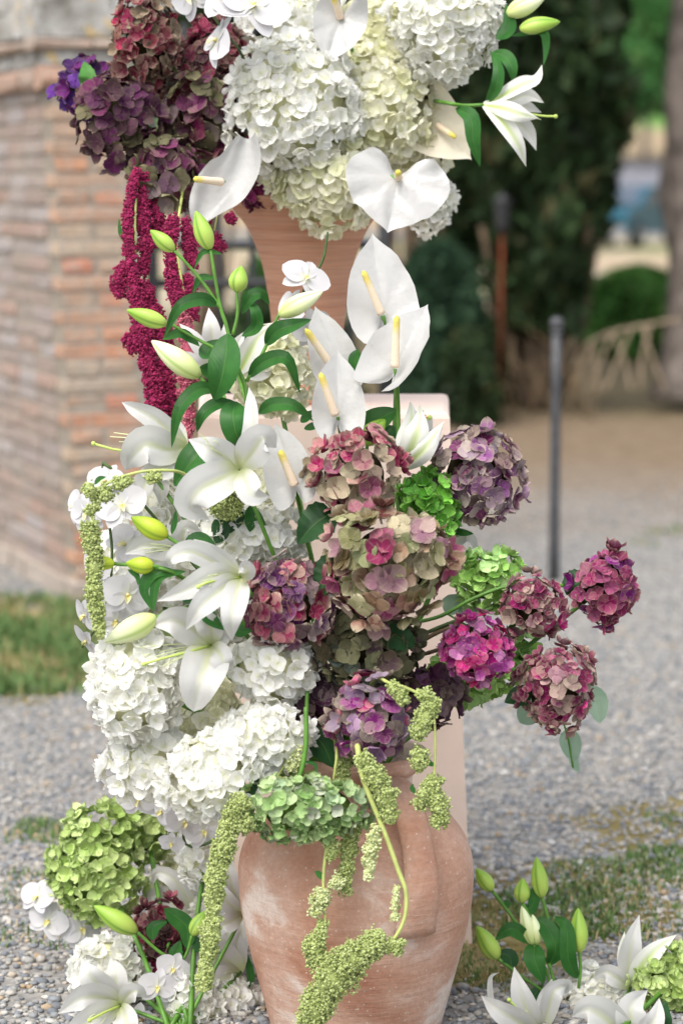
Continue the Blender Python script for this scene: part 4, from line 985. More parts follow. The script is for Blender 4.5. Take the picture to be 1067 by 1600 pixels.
lily('white lily leaning out to the right of the urn', (755, 163), [
    ([(785, 148, -.02), (815, 132, -.03), (838, 122, -.02), (847, 100, .01)], 30, dict(mat='lilyg', roll=.4)), ([(785, 168, -.04), (815, 178, -.05), (842, 184, -.03)], 32, dict(mat='lilyg', cup=-.25)),
    ([(782, 185, -.03), (808, 222, -.03), (822, 260, 0)], 30, dict(mat='lilyg')), ([(800, 185, .02), (825, 205, .03), (838, 235, .03)], 32), ([(795, 155, .02), (825, 148, .04), (850, 160, .04)], 32), ([(790, 160, .04), (820, 165, .06), (846, 175, .06)], 30)],
    4.60, P(670, 155, 4.75), [(845, 186, -.01)], [(800, 172, .0), (845, 180, .0), (868, 181, 0)], stemvia=[(725, 164), (698, 160)],
    leaves=[([(760, 160), (775, 135, -.03), (778, 105, -.03), (766, 78, 0)], 20, {}), ([(770, 80), (790, 88, -.02), (800, 105, -.03), (802, 130, -.02)], 22, {}), ([(712, 168), (735, 182, -.03), (740, 220, -.03), (750, 260, -.01)], 26, {}), ([(800, 55, .05), (845, 48), (853, 70), (849, 102)], 14, {}), ([(775, 60), (795, 40, .0), (790, 5, 0)], 24, {})],
    buds=[((812, 44), (875, 33), 26), ((792, 22), (852, -6), 30, 'bud_pale')])
lily('white lily with upright petal behind the arching bud stem', (334, 575), [
    ([(332, 545, -.01), (330, 510, -.02), (326, 480, 0)], 36), ([(318, 550, -.02), (300, 525, -.02), (280, 505, 0)], 28), ([(310, 570, -.02), (285, 560, -.02), (262, 572, 0)], 30), ([(345, 555, 0), (352, 530, 0), (350, 505, .02)], 30)], 4.40, 'L')
lily('pale lily with a green rib beside the urn foot', (372, 585), [
    ([(385, 560, -.02), (402, 530, -.03), (430, 503, -.01)], 38, dict(mat='lilyg')), ([(375, 560, .0), (370, 540, .01), (385, 515, .02)], 30), ([(395, 580, 0), (412, 580, 0), (428, 570, .02)], 34)], 4.42, 'L')
# arching lily bud stem
def budstem():
    d = 4.16; t = thing('budding_lily', 'tall lily stem with six green buds arching over the left side', 'lily', P(386, 640, d), 'lilies')
    S = lambda pts, r0=.0033, r1=.0026: part(t, 'stem', tube(PP(pts, d), r0, r1, M['stem'], 7))
    S([(400, 700, .05), (388, 640), (382, 600), (367, 564), (354, 510), (345, 482), (337, 440), (329, 390)], .0042, .003)
    S([(345, 482), (320, 445), (295, 415), (271, 390)]); S([(364, 523), (371, 490), (370, 453)]); S([(362, 555), (338, 545), (300, 525), (266, 505)])
    S([(390, 640), (360, 630), (330, 608), (310, 586)], .0036); S([(385, 596), (412, 548), (425, 515), (436, 490)])
    for b, tp, w_, m_ in (((272, 391), (235, 359), 24, 'bud'), ((328, 389), (306, 329), 29, 'bud'), ((370, 456), (377, 415), 30, 'bud'), ((260, 506), (198, 484), 27, 'bud'), ((313, 588), (237, 532), 36, 'bud_pale'), ((436, 493), (504, 455), 30, 'bud_pale')): add_bud(t, b, tp, w_, d, m_)
    for pts, w_ in (([(356, 521, -.01), (352, 560, -.03), (345, 595, -.03), (334, 626, -.01)], 50), ([(340, 477), (315, 467, -.02), (280, 480, -.03), (256, 528, 0)], 22), ([(378, 490), (390, 465, -.02), (408, 458, -.02), (421, 476, 0)], 20),
                    ([(378, 525), (400, 510, -.01), (399, 485, -.02), (385, 465, 0)], 20), ([(415, 540), (430, 518, -.02), (455, 508, -.03), (487, 499, 0)], 26), ([(388, 590), (410, 566, -.02), (448, 560, -.04), (469, 615, -.01)], 24),
                    ([(340, 609), (310, 608, -.02), (280, 640, -.04), (268, 700, -.02)], 24), ([(368, 627), (364, 650, -.03), (370, 680, -.03), (382, 698, 0)], 42), ([(368, 628), (335, 632, -.01), (315, 650, -.02), (308, 675, 0)], 20),
                    ([(404, 646), (425, 632, -.02), (460, 634, -.03), (490, 658, 0)], 22), ([(254, 530), (280, 520, 0), (300, 530, .01), (312, 541, 0)], 16), ([(346, 396), (318, 393, .0), (303, 420, .01)], 9), ([(335, 434), (313, 434, .0), (300, 460, .01)], 11), ([(330, 560), (325, 548, .02), (345, 530, .03)], 28), ([(310, 575, .02), (335, 580, .03), (360, 578, .03)], 26)):
        add_leaf(t, pts, w_, d, mat='leaf', prof='leaf', cup=.3)
budstem()
def lilybuds(label, d, anchor, stems, buds, leaves, group='lilies'):
    t = thing('budding_lily', label, 'lily', P(*stems[0][-1][:2], d), group)
    for s in stems: part(t, 'stem', tube(PP(s, d), .0034, .0028, M['stem'], 7))
    for b in buds: add_bud(t, b[0], b[1], b[2], d, *(b[3:]))
    for l in leaves: add_leaf(t, l[0], l[1], d, **{**dict(mat='leaf', prof='leaf'), **(l[2] if len(l) > 2 else {})})
lilybuds('lily stem with three yellow green buds beside the left green amaranth', 4.06, 'L',
    [[(261, 838), (285, 855), (305, 880), (345, 915, .06)], [(178, 881), (215, 884), (255, 888), (330, 925, .06)], [(240, 886), (270, 895), (330, 930, .06)]],
    [((262, 838), (205, 808), 32, 'bud_yellow'), ((179, 881), (133, 876), 22, 'bud_yellow'), ((241, 885), (196, 880), 27, 'bud_yellow')],
    [([(292, 870), (300, 845), (320, 842), (345, 865)], 20), ([(275, 893), (240, 895), (225, 920), (238, 955)], 20), ([(290, 893), (250, 900), (240, 930), (240, 958)], 16), ([(280, 920), (300, 930), (318, 925)], 30, dict(mat='leaf_dark')), ([(200, 890), (214, 900), (216, 915)], 9), ([(268, 835), (273, 815), (275, 795)], 9)])
lilybuds('lily stem with one long pale bud pointing down left', 4.05, 'L', [[(242, 966), (270, 955), (310, 945, .03), (350, 940, .08)]], [((244, 964), (164, 1003), 38, 'bud_pale')], [([(330, 935), (325, 960, -.01), (350, 985, -.01)], 26), ([(370, 950), (372, 985), (395, 985)], 20)])
lilybuds('lily leaves under the twisted white lily', 4.15, 'L', [[(300, 760), (320, 740), (360, 760, .05)]], [], [([(330, 690), (300, 720, -.02), (272, 760, -.01)], 46, dict(mat='leaf')), ([(390, 790), (400, 820), (420, 850, .04)], 30), ([(335, 812), (345, 830), (335, 850)], 30, dict(mat='leaf_dark')), ([(380, 800), (365, 815), (355, 835)], 26, dict(mat='leaf_dark'))])
lilybuds('lily stem with a green bud behind the anthurium stems', 4.26, 'L', [[(575, 690), (570, 720), (566, 760)]], [((568, 694), (602, 655), 34, 'bud')], [([(560, 690), (575, 665), (600, 650), (622, 640)], 40), ([(597, 710), (605, 680), (616, 665)], 34, dict(mat='leaf_dark')), ([(470, 660), (480, 650), (495, 640)], 14), ([(475, 670), (490, 665), (500, 660)], 12), ([(556, 580), (555, 560), (560, 545)], 22)])
lilybuds('lily stem with a fat green bud pointing left on the ground', 4.40, 'BL', [[(213, 1456), (245, 1485), (275, 1512), (300, 1600)], [(300, 1462), (292, 1490), (278, 1512)]], [((214, 1457), (147, 1416), 32), ((300, 1462), (322, 1424), 24), ((282, 1615), (290, 1566), 36, 'bud_pale')],
    [([(293, 1485), (292, 1450), (270, 1430), (256, 1420)], 30), ([(238, 1470), (240, 1450), (262, 1440)], 20), ([(284, 1500), (275, 1490), (282, 1470)], 24), ([(285, 1535), (280, 1560), (306, 1585)], 26), ([(300, 1470), (320, 1480), (345, 1490)], 26, dict(mat='leaf_dark'))])
lilybuds('cluster of upright green lily buds right of the jar', 4.46, 'BR',
    [[(769, 1393), (790, 1420), (812, 1450), (835, 1475), (858, 1510), (868, 1545)], [(816, 1411), (830, 1440), (838, 1475)], [(847, 1403), (856, 1440), (858, 1500), (866, 1540)], [(905, 1488), (907, 1515), (904, 1545)], [(778, 1499), (800, 1515), (820, 1530), (850, 1550)], [(834, 1478), (850, 1510), (865, 1560), (880, 1650)]],
    [((769, 1392), (744, 1358), 24), ((778, 1499), (745, 1448), 30), ((815, 1411), (817, 1373), 25), ((847, 1403), (838, 1340), 26), ((905, 1489), (903, 1420), 29), ((832, 1477), (815, 1416), 22, 'bud_pale'), ((840, 1477), (832, 1430), 22, 'bud_pale')],
    [([(832, 1475), (800, 1452, -.02), (773, 1470, -.01)], 24), ([(835, 1475), (835, 1500, -.02), (850, 1538, -.02)], 34), ([(858, 1510), (868, 1480, -.02), (850, 1445, -.01), (835, 1440)], 30), ([(858, 1500), (874, 1475), (866, 1440)], 26), ([(902, 1530), (888, 1500, -.02), (885, 1450, -.02), (866, 1432)], 26), ([(815, 1415), (830, 1420), (838, 1390), (850, 1385)], 18), ([(795, 1420), (790, 1410), (800, 1415)], 8), ([(800, 1515), (795, 1495), (775, 1490)], 26, dict(mat='leaf_dark')), ([(722, 1565), (735, 1580), (750, 1600)], 8), ([(845, 1540), (830, 1560), (800, 1555)], 26, dict(mat='leaf_dark'))])
# ground lilies
lily('white lily spreading at the bottom left corner', (188, 1572), [([(160, 1560, -.03), (125, 1562, -.05), (90, 1585, -.03)], 52), ([(165, 1550, -.02), (140, 1525, -.04), (128, 1500, -.02)], 50), ([(200, 1555, -.03), (215, 1550, -.04), (230, 1560, -.02)], 34), ([(180, 1545, -.01), (180, 1520, -.01), (172, 1500, .02)], 46), ([(160, 1585, -.05), (125, 1605, -.07), (100, 1610, -.05)], 50), ([(195, 1590, -.05), (200, 1610, -.06), (205, 1625, -.04)], 44)], 4.36, 'BL', [(140, 1590, -.08), (150, 1595, -.08), (158, 1600, -.08)], [(165, 1582, -.05), (140, 1595, -.09)])
lily('white lily with a curled petal behind the wine hydrangea', (312, 1440), [([(290, 1400, -.02), (268, 1372, -.03), (245, 1365, -.02), (238, 1385, .0)], 30), ([(312, 1400, 0), (306, 1365, .01), (303, 1335, .02)], 40), ([(285, 1425, .0), (250, 1400, .02), (214, 1405, .03)], 46), ([(330, 1410, .0), (345, 1380, .01), (362, 1372, .02)], 38), ([(300, 1470, 0), (285, 1480, .0), (262, 1470, .02)], 40), ([(325, 1420, -.02), (335, 1440, -.03), (338, 1465, -.02)], 36)], 4.56, 'BL')
lily('broad white lily close against the jar at lower left', (376, 1520), [([(350, 1500, -.03), (315, 1490, -.05), (283, 1512, -.03)], 62), ([(370, 1490, 0), (352, 1450, .01), (345, 1415, .02)], 40), ([(350, 1530, -.03), (320, 1545, -.04), (295, 1545, -.02)], 52), ([(372, 1480, .0), (378, 1450, .0), (362, 1420, .03)], 36)], 4.46, 'BL', [(350, 1522, -.05)], None, leaves=[([(380, 1480), (392, 1530, 0), (372, 1560)], 12, dict(mat='leaf'))])
lily('white lily with slim petals squeezed between amaranth tail and jar', (380, 1430), [([(366, 1395, -.02), (356, 1360, -.03), (362, 1328, 0)], 34), ([(360, 1415, -.03), (345, 1395, -.04), (335, 1370, -.02)], 34), ([(385, 1400, .02), (384, 1370, .03), (378, 1345, .04)], 30), ([(362, 1440, -.03), (345, 1450, -.04), (338, 1475, -.02)], 34)], 4.42, 'BL')
lily('white lily opening upward at lower right beside the mossy ground', (846, 1620), [([(828, 1590, -.03), (812, 1550, -.04), (803, 1511, -.02)], 42), ([(815, 1600, -.05), (780, 1580, -.07), (751, 1556, -.04)], 44), ([(855, 1585, -.03), (866, 1550, -.05), (887, 1542, -.03), (880, 1556, -.01)], 34), ([(850, 1580, .02), (858, 1550, .03), (862, 1530, .03)], 34), ([(780, 1620, .03), (768, 1570, .04), (766, 1530, .05), (780, 1520, .05)], 12)], 4.36, 'BR', [(822, 1580, -.06), (815, 1585, -.06)], [(820, 1590, -.05), (795, 1563, -.07)])
lily('white lily with a pointed upright petal at the right edge', (985, 1545), [([(982, 1510, -.01), (988, 1470, -.02), (999, 1430, 0)], 40), ([(1000, 1515, -.03), (1025, 1485, -.04), (1057, 1461, -.02)], 36, dict(mat='lilyg', roll=.3)), ([(975, 1515, 0), (972, 1485, .0), (976, 1455, .02)], 20, dict(mat='lilyg')), ([(965, 1530, -.02), (945, 1520, -.02), (925, 1530, 0)], 34)], 4.46, 'BR', group='lilies')
lily('large white lily petals cut by the bottom edge at right', (985, 1640), [([(955, 1600, -.03), (920, 1578, -.04), (893, 1590, -.02)], 64), ([(985, 1600, -.03), (988, 1570, -.03), (1012, 1548, 0)], 54), ([(1010, 1610, -.03), (1025, 1590, -.03), (1030, 1560, 0)], 40), ([(930, 1630, -.04), (905, 1620, -.04), (880, 1640, -.02)], 50)], 4.32, 'BR', leaves=[([(1030, 1625), (1030, 1590, -.01), (1040, 1565)], 40, dict(mat='leaf_dark'))])

# ------------------------------------------------------------------ anthuriums
HALF = [(0, -.13), (.09, -.30), (.25, -.47), (.44, -.46), (.60, -.27), (.68, .02), (.64, .32), (.52, .60), (.34, .83), (.15, .98), (.04, 1.07), (0, 1.13)]
def heart(c, a, n, L, W, fold=.3, back=2.6, wave=.03, curl=0.0, sidecurl=0.0):
    """spathe: attachment c, tip direction a, facing n"""
    a = (a - n * a.dot(n)).normalized(); n = n.normalized(); s = a.cross(n)
    h = crom([Vector((x, y, 0)) for x, y in HALF], 21); out = [(p.x, p.y) for p in h] + [(-p.x, p.y) for p in reversed(h[1:-1])]
    V, tt = [], []; K = len(out); RG = 11
    for i in range(RG):
        f = i / (RG - 1); f = max(.01, f)
        for j, (x, y) in enumerate(out):
            X, Y = x * f, y * f
            z = fold * X * X * (1 if True else 0) + back * Y * Y * (1 if Y < 0 else .0) + curl * max(0, Y) ** 2.2
            z += sidecurl * max(0, X) ** 2 * 2; z -= .4 * math.exp(-(X / .11) ** 2) * max(0, -Y) / .3; z += .05 * math.sin(5 * Y + 2 * X + W * 90) * abs(X)
            ang = math.atan2(X, Y + .02); z += wave * f * (abs(math.sin(ang * 4.5)) - .5) * min(1, f * 1.3) + .03 * math.sin(ang * 13 + f * 8) * f * f - .03 * math.exp(-(f / .12) ** 2)
            V.append(tuple(c + s * (X * W) + a * (Y * L) + n * (z * W))); tt.append(f)
    F = gridF(RG, K, True) + [tuple(range(K))[::-1]]
    return mk(V, F, M['spathe'], {'tt': tt})
def anth(label, c, d, tip, nrm, W, sp, anchor, group='white anthuriums', fold=.3, back=2.6, curl=0., sidecurl=0., wave=.085, stemvia=(), mat=None, spw=11, Lk=1.0, srad=.0038, foredir=None, sbase=None):
    C = P(c[0], c[1], d); k = d / FPX
    t = thing('anthurium', label, 'anthurium', C, group); n = V3(*nrm).normalized()
    tp = P(tip[0], tip[1], d + (tip[2] if len(tip) > 2 else 0)); a = tp - C
    # solve a on the plane of n so that the tip projects to the wanted pixel
    dirv = (tp - C_).normalized(); q = (C - C_).dot(n) / dirv.dot(n); tpp = C_ + dirv * q
    a = tpp - C; L = a.length / 1.12
    if L > 1.9 * wpx(W, d): 
        L = min(L, wpx(W, d) * 1.9)
    me = heart(C, a, n, L, wpx(W, d), fold, back, wave, curl, sidecurl)
    if mat: me.materials[0] = M[mat]
    part(t, 'spathe', me)
    b = P(sbase[0], sbase[1], d - .02) if sbase else C + n * .004; e = P(sp[0], sp[1], d - sp[2] if len(sp) > 2 else d - .03); m_ = b.lerp(e, .5)
    part(t, 'spadix', tubeTaper([b, m_, e], spw * k / 2))
    av = ANCH[anchor] if isinstance(anchor, str) else anchor
    part(t, 'stem', tube([C - n * .003] + PP(stemvia, d) + [av], srad, srad, M['stem'], 8))
    return t
def tubeTaper(pts, r):
    sp = crom(pts, 16); V, F, A = tubeD(pts, r, r, 10, 16); V = np.array(V).reshape(16, 10, 3)
    for i in range(16):
        t = i / 15; c = V[i].mean(0); k = (1.0 - .28 * t) * (1 if t < .9 else math.sqrt(max(.02, 1 - ((t - .9) / .1) ** 2)))
        V[i] = c + (V[i] - c) * k
    return mk(V.reshape(-1, 3), F, M['spadix'], A)
anth('flat heart shaped white anthurium facing forward under the urn flowers', (622, 278), 4.50, (606, 362), (.10, .25, 1), 122, (622, 268, .05), P(510, 230, 4.7), stemvia=[(600, 272, .01), (572, 262, .03)], fold=.06, back=.1, wave=.10, Lk=.8, spw=13)
def folded_anth():
    d = 4.52; t = thing('anthurium', 'folded white anthurium seen sideways at the left rim of the urn', 'anthurium', P(345, 282, d), 'white anthuriums')
    ctr = [P(*q, d) for q in ((312, 352), (330, 318), (352, 292), (374, 262), (386, 216))]; n_, m_ = 20, 15; sp = crom(ctr, n_); V, tt = [], []
    for i, p in enumerate(sp):
        f = i / (n_ - 1); w_ = wpx(8 + 62 * math.sin(math.pi * (f * .92 + .04)) ** .7, d) * .62
        tan = (sp[min(i + 1, n_ - 1)] - sp[max(i - 1, 0)]).normalized(); sd_ = tan.cross(T_).normalized()
        for j in range(m_):
            q = j / (m_ - 1) * 2 - 1
            z = wpx(30, d) * (.9 * max(0, q) ** 2 + .5 * max(0, -q) ** 1.6) + wpx(3.5, d) * math.sin(9 * q + 7 * f) * abs(q) + wpx(4, d) * math.sin(f * 22) * max(0, abs(q) - .5) * (1.6 - f)
            V.append(tuple(p + sd_ * (q * w_) + T_ * z + U_ * (wpx(10, d) * max(0, q) ** 2))); tt.append(.3 + .7 * abs(q))
    part(t, 'spathe', mk(V, gridF(n_, m_), M['spathe'], {'tt': tt}))
    part(t, 'spadix', tubeTaper([P(346, 284, d - .03), P(324, 281, d - .06), P(302, 279, d - .08)], wpx(13, d) / 2))
    part(t, 'stem', tube([P(350, 284, d), P(375, 270, d + .05), P(420, 260, 4.75)], .0038, .0038, M['stem'], 8))
folded_anth()
anth('cream anthurium turned away at the right of the urn', (666, 182), 4.72, (736, 248), (-.35, .1, .9), 78, (712, 214, .07), P(640, 150, 4.8), fold=1.1, back=.6, mat='spathe_cream', stemvia=[(665, 172, .05)], sbase=(684, 195), spw=11)
anth('pale upright anthurium at the very top of the urn', (532, 28), 4.58, (510, 95), (.15, .25, 1), 62, (520, -8, .04), P(560, 120, 4.75), fold=.3, stemvia=[(545, 60, .05)], spw=13)
anth('tall pointed white anthurium, highest over the plinth', (598, 492), 4.30, (582, 364), (.12, .12, 1), 84, (567, 422, .05), 'L', fold=.35, wave=.085, stemvia=[(618, 560, .03), (616, 700, .02), (620, 900, .02)], spw=13, sbase=(596, 490))
anth('white anthurium in front of the tall pointed one', (617, 575), 4.22, (668, 475), (-.35, .22, .95), 78, (620, 492, .05), 'L', fold=.55, wave=.09, sidecurl=.5, stemvia=[(622, 640, .03), (622, 745, .03), (622, 900, .03)], spw=14, sbase=(617, 573))
anth('hooded white anthurium behind the front left one', (524, 575), 4.28, (492, 478), (.12, .1, 1), 56, (477, 513, .05), 'L', fold=.6, wave=.03, stemvia=[(540, 640, .04), (560, 800, .04)], spw=14, sbase=(520, 575))
anth('white anthurium just above the rose and cream hydrangea', (528, 650), 4.20, (527, 545), (.08, .15, 1), 62, (500, 582, .05), 'L', fold=.5, wave=.085, stemvia=[(535, 690, .03), (560, 800, .05)], spw=14, sbase=(524, 648))
anth('ivory anthurium hood beside the twisted lily', (458, 755), 4.14, (430, 660), (-.2, .12, 1), 60, (437, 703, .04), 'L', fold=.5, wave=.04, stemvia=[(470, 800, .05)], spw=15, sbase=(460, 758))

# ------------------------------------------------------------------ orchids
def orchid_flower(root, px, py, d, size, nrm, roll=0.0, back=False):
    c = P(px, py, d); s = wpx(size, d); n = V3(*nrm).normalized(); up = (U_ - n * U_.dot(n)).normalized(); rt = up.cross(n)
    cr, sr = math.cos(roll), math.sin(roll); up, rt = up * cr + rt * sr, rt * cr - up * sr
    f = part(root, 'flower', mk((ICO_V * .09 * s + np.array(tuple(c + n * .05 * s))), ICO_F, M['lip'], {'bv': [.5] * 12}), at=c)
    def pet(ang, L, W, zc, cup, prof='wide'):
        dr = rt * math.cos(ang) + up * math.sin(ang)
        me = blade([c, c + dr * L * s * .5 + n * (zc * s * .25), c + dr * L * s + n * (zc * s)], W * s, M['orchid'], hint=n, prof=prof, cup=cup, rib=.03, n=10, m=7); part(f, 'petal', me, at=c)
    for a in (math.radians(12), math.radians(168)): pet(a, 1.0, 1.12, U(-.2, .15), .12)
    for a in (math.radians(90), math.radians(225), math.radians(315)): pet(a + U(-.1, .1), .95, .62, U(-.25, .0), .15)
    part(f, 'lip', blade([c + n * .05 * s, c - up * .12 * s + n * .18 * s, c - up * .30 * s + n * .2 * s], .24 * s, M['lip'], hint=n, prof='ovate', cup=.6, n=8, m=5), at=c)
def orchids(label, d, stem, flowers, anchor, group='white orchid sprays', mat='stem_dark'):
    t = thing('orchid_spray', label, 'orchid', P(*stem[0][:2], d), group)
    part(t, 'stem', tube(PP(stem, d) + ([ANCH[anchor]] if anchor else []), .0024, .003, M[mat], 6))
    for fl in flowers: orchid_flower(t, fl[0], fl[1], d + fl[2], fl[3], fl[4], fl[5] if len(fl) > 5 else 0.0)
    return t
orchids('white orchid spray hanging down the left side', 4.20, [(128, 1012), (150, 980), (170, 930), (175, 860), (168, 800), (165, 752), (200, 760)], [
    (165, 752, -.02, 36, (-.4, .5, .8), .2), (137, 802, -.02, 36, (-.5, .0, .85), .0), (190, 790, -.04, 44, (.1, .3, 1), -.3), (152, 885, -.01, 34, (-.6, -.2, .7), .3), (200, 930, -.03, 44, (.15, -.1, 1), .2), (132, 962, 0, 32, (-.9, -.3, .5), .6), (135, 1002, .0, 32, (-.8, -.5, .45), 1.0), (182, 970, .0, 34, (-.2, -.3, 1), .5), (118, 790, .01, 30, (-.8, .3, .6), .8), (195, 850, .03, 38, (-.3, .4, .9), .9), (215, 1250, .05, 36, (-.3, -.2, 1))], 'L')
orchids('white orchids above the wine hydrangea at the top left', 4.50, [(300, -30), (330, 20), (360, 60), (385, 100, .1)], [(395, 8, -.04, 62, (.25, .5, .9), .5), (338, 62, -.02, 48, (-.85, .3, .45), .7), (300, -8, .0, 46, (-.6, -.3, .7), -.3), (350, -10, -.02, 60, (.0, .6, .8), 1.2)], 'U')
orchids('white orchid sprig in front of the terracotta urn', 4.40, [(512, 362), (506, 400), (494, 425), (480, 440), (470, 470)], [(478, 433, -.02, 42, (.35, .5, .8), .5), (452, 482, -.01, 36, (-.8, .2, .6), .5), (488, 512, -.01, 36, (.5, -.3, .8), -.4)], None)
orchids('white orchid sprig lowest on the far left', 4.60, [(60, 1385), (85, 1420), (130, 1460), (190, 1500)], [(58, 1402, -.02, 32, (-.4, .4, .9), .2), (75, 1440, -.02, 34, (-.1, .2, 1), .4), (128, 1452, -.01, 36, (.2, .1, 1), -.3)], 'BL')
orchids('small white orchid with yellow lip near the bottom left', 4.38, [(248, 1545), (262, 1560), (282, 1536), (290, 1590)], [(246, 1543, -.02, 32, (.1, .1, 1), .2), (270, 1515, .0, 30, (.2, .3, 1), .4), (215, 1600, .0, 34, (-.2, .0, 1), .1)], 'BL')
orchids('white orchid buds and flowers dangling behind the amaranth tail', 4.40, [(300, 1210), (290, 1250), (285, 1290), (320, 1320)], [(288, 1285, -.01, 34, (.3, -.2, 1), .3), (252, 1268, .0, 28, (-.4, -.2, .8), .8), (318, 1300, .0, 32, (.2, .1, 1), -.2), (268, 1318, .0, 22, (-.2, -.4, .9), .2), (240, 1252, .02, 30, (-.3, .2, .9), .1)], 'L')

# ------------------------------------------------------------------ amaranths
def beads(path, radii, n, size, mat, lump=.35, seed=1, lfreq=26, core=True):
    g = np.random.default_rng(seed); cp = crom(path, 60); sp = np.array([tuple(p) for p in cp]); n = int(n * 1.5)
    t = g.random(n); idx = t * 58.999; i0 = idx.astype(int); fr = (idx - i0)[:, None]
    c = sp[i0] * (1 - fr) + sp[i0 + 1] * fr; tr = np.linspace(0, 1, len(radii)); ph = g.uniform(0, 6.3, 3)
    lf = lambda t, ang: 1 + lump * (np.sin(t * lfreq + ph[0]) * .5 + .5 * np.sin(t * lfreq * 1.9 + 2 * ang + ph[1]))
    tan = np.gradient(sp, axis=0); tan /= np.linalg.norm(tan, axis=1)[:, None]; tn = tan[i0]
    ax = np.cross(tn, np.array([.31, .9, .3])); ax /= np.linalg.norm(ax, axis=1)[:, None]; bx = np.cross(tn, ax)
    ang = g.uniform(0, 2 * math.pi, n); rad = np.interp(t, tr, radii) * lf(t, ang); k = g.uniform(.80, 1.04, n) ** .8; k = np.where(g.random(n) < .04, g.uniform(1.03, 1.25, n), k)
    pos = c + (ax * np.cos(ang)[:, None] + bx * np.sin(ang)[:, None]) * (rad * k)[:, None] + tn * g.normal(0, .25, n)[:, None] * rad[:, None]
    # knobbly side clusters
    NL = max(4, int(n / 55)); tl = g.random(NL); il = (tl * 58.999).astype(int); dl = g.normal(0, 1, (NL, 3)); dl -= tan[il] * (dl * tan[il]).sum(1)[:, None]; dl /= np.linalg.norm(dl, axis=1)[:, None]
    rl = np.interp(tl, tr, radii) * g.uniform(.7, 1.1, NL); cl = sp[il] + dl * (rl * g.uniform(.7, 1.05, NL))[:, None]; lr = np.interp(tl, tr, radii) * g.uniform(.32, .55, NL)
    sel = g.random(n) < .5; wl = g.integers(0, NL, n); vv = g.normal(0, 1, (n, 3)); vv /= np.linalg.norm(vv, axis=1)[:, None]
    pos = np.where(sel[:, None], cl[wl] + vv * (lr[wl] * g.uniform(.75, 1.05, n))[:, None], pos)
    s = size * g.uniform(.5, 1.15, n); val = np.clip(g.normal(.5, .3, n), 0, 1)
    nv = len(pos) * 12; V = (ICO_V[None] * (1 + g.uniform(-.12, .12, (n, 12, 1))) * s[:, None, None] + pos[:, None, :]).reshape(-1, 3); F = (ICO_F[None] + (np.arange(n) * 12)[:, None, None]).reshape(-1, 3)
    # the solid heart of the tassel under the beads
    m = 10; cv = []
    for i in range(60):
        a_ = np.cross(tan[i], np.array([.31, .9, .3])); a_ /= np.linalg.norm(a_); b_ = np.cross(tan[i], a_)
        for j in range(m):
            q = 2 * math.pi * j / m; r0 = np.interp(i / 59, tr, radii) * lf(np.array([i / 59]), np.array([q]))[0] * .72 * min(1, (i + .3) / 2, (59.3 - i) / 2); cv.append(sp[i] + (a_ * math.cos(q) + b_ * math.sin(q)) * r0)
    cf = []
    for f in gridF(60, m, True): cf += [(f[0], f[1], f[2]), (f[0], f[2], f[3])]
    V = np.concatenate([V, np.array(cv)]); F = np.concatenate([F, np.array(cf) + nv]); val = np.concatenate([np.repeat(val, 12), np.full(len(cv), .4)])
    return mk(V, F, mat, {'bv': val}, True)
def amaranth(label, d, stem, tassels, mat, anchor, group, smat='stem_pale', srad=.0032, size=.0024, leaves=()):
    t = thing('amaranth', label, 'amaranth', P(*stem[0][:2], d), group)
    st = PP(stem, d); part(t, 'stem', tube(([ANCH[anchor]] if anchor else []) + st, srad, srad * .6, M[smat], 7))
    for i, ts in enumerate(tassels):
        pts, rr, n = ts[0], ts[1], ts[2]; dd = d + (ts[3] if len(ts) > 3 else 0); m_ = ts[4] if len(ts) > 4 else mat
        o = part(t, 'tassel', beads(PP(pts, dd), [wpx(r * (.72 if 'mag' in mat else .8), dd) for r in rr], n, size, M[m_], seed=int(pts[0][0] * 3 + pts[0][1] + i))); o['kind'] = 'stuff'
    for l in leaves: add_leaf(t, l[0], l[1], d, mat='leaf', prof='leaf')
GA = 'green trailing amaranth'
amaranth('green amaranth arching out left and hanging beside the orchids', 4.02, [(345, 815, .14), (318, 768, .09), (290, 742, .04), (262, 735), (215, 738), (165, 757), (146, 790), (145, 850), (155, 990)],
    [([(252, 742), (238, 745), (228, 750)], [8, 12, 6], 170), ([(205, 748), (190, 755), (182, 762)], [8, 14, 8], 220), ([(170, 760), (164, 770), (160, 782)], [12, 18, 10], 260), ([(146, 762), (136, 772)], [14, 16], 260), ([(140, 790), (150, 798)], [14, 12], 260), ([(138, 815), (142, 840), (148, 870)], [14, 19, 14], 520), ([(148, 870), (147, 920), (152, 960), (158, 998)], [15, 15, 14, 6], 1100)], 'bead_green', None, GA, leaves=[([(148, 757), (155, 748), (166, 745)], 8)])
amaranth('long straight green amaranth tail hanging left of the jar', 3.98, [(395, 1230, .05), (375, 1262), (350, 1330), (335, 1420), (318, 1545)],
    [([(385, 1250), (370, 1262), (360, 1285)], [14, 22, 16], 520), ([(392, 1280), (375, 1295)], [16, 14], 320), ([(362, 1285), (352, 1320), (342, 1350), (336, 1390), (330, 1450), (324, 1500), (317, 1550)], [18, 21, 18, 17, 16, 15, 13], 3200)], 'bead_green', 'L', GA)
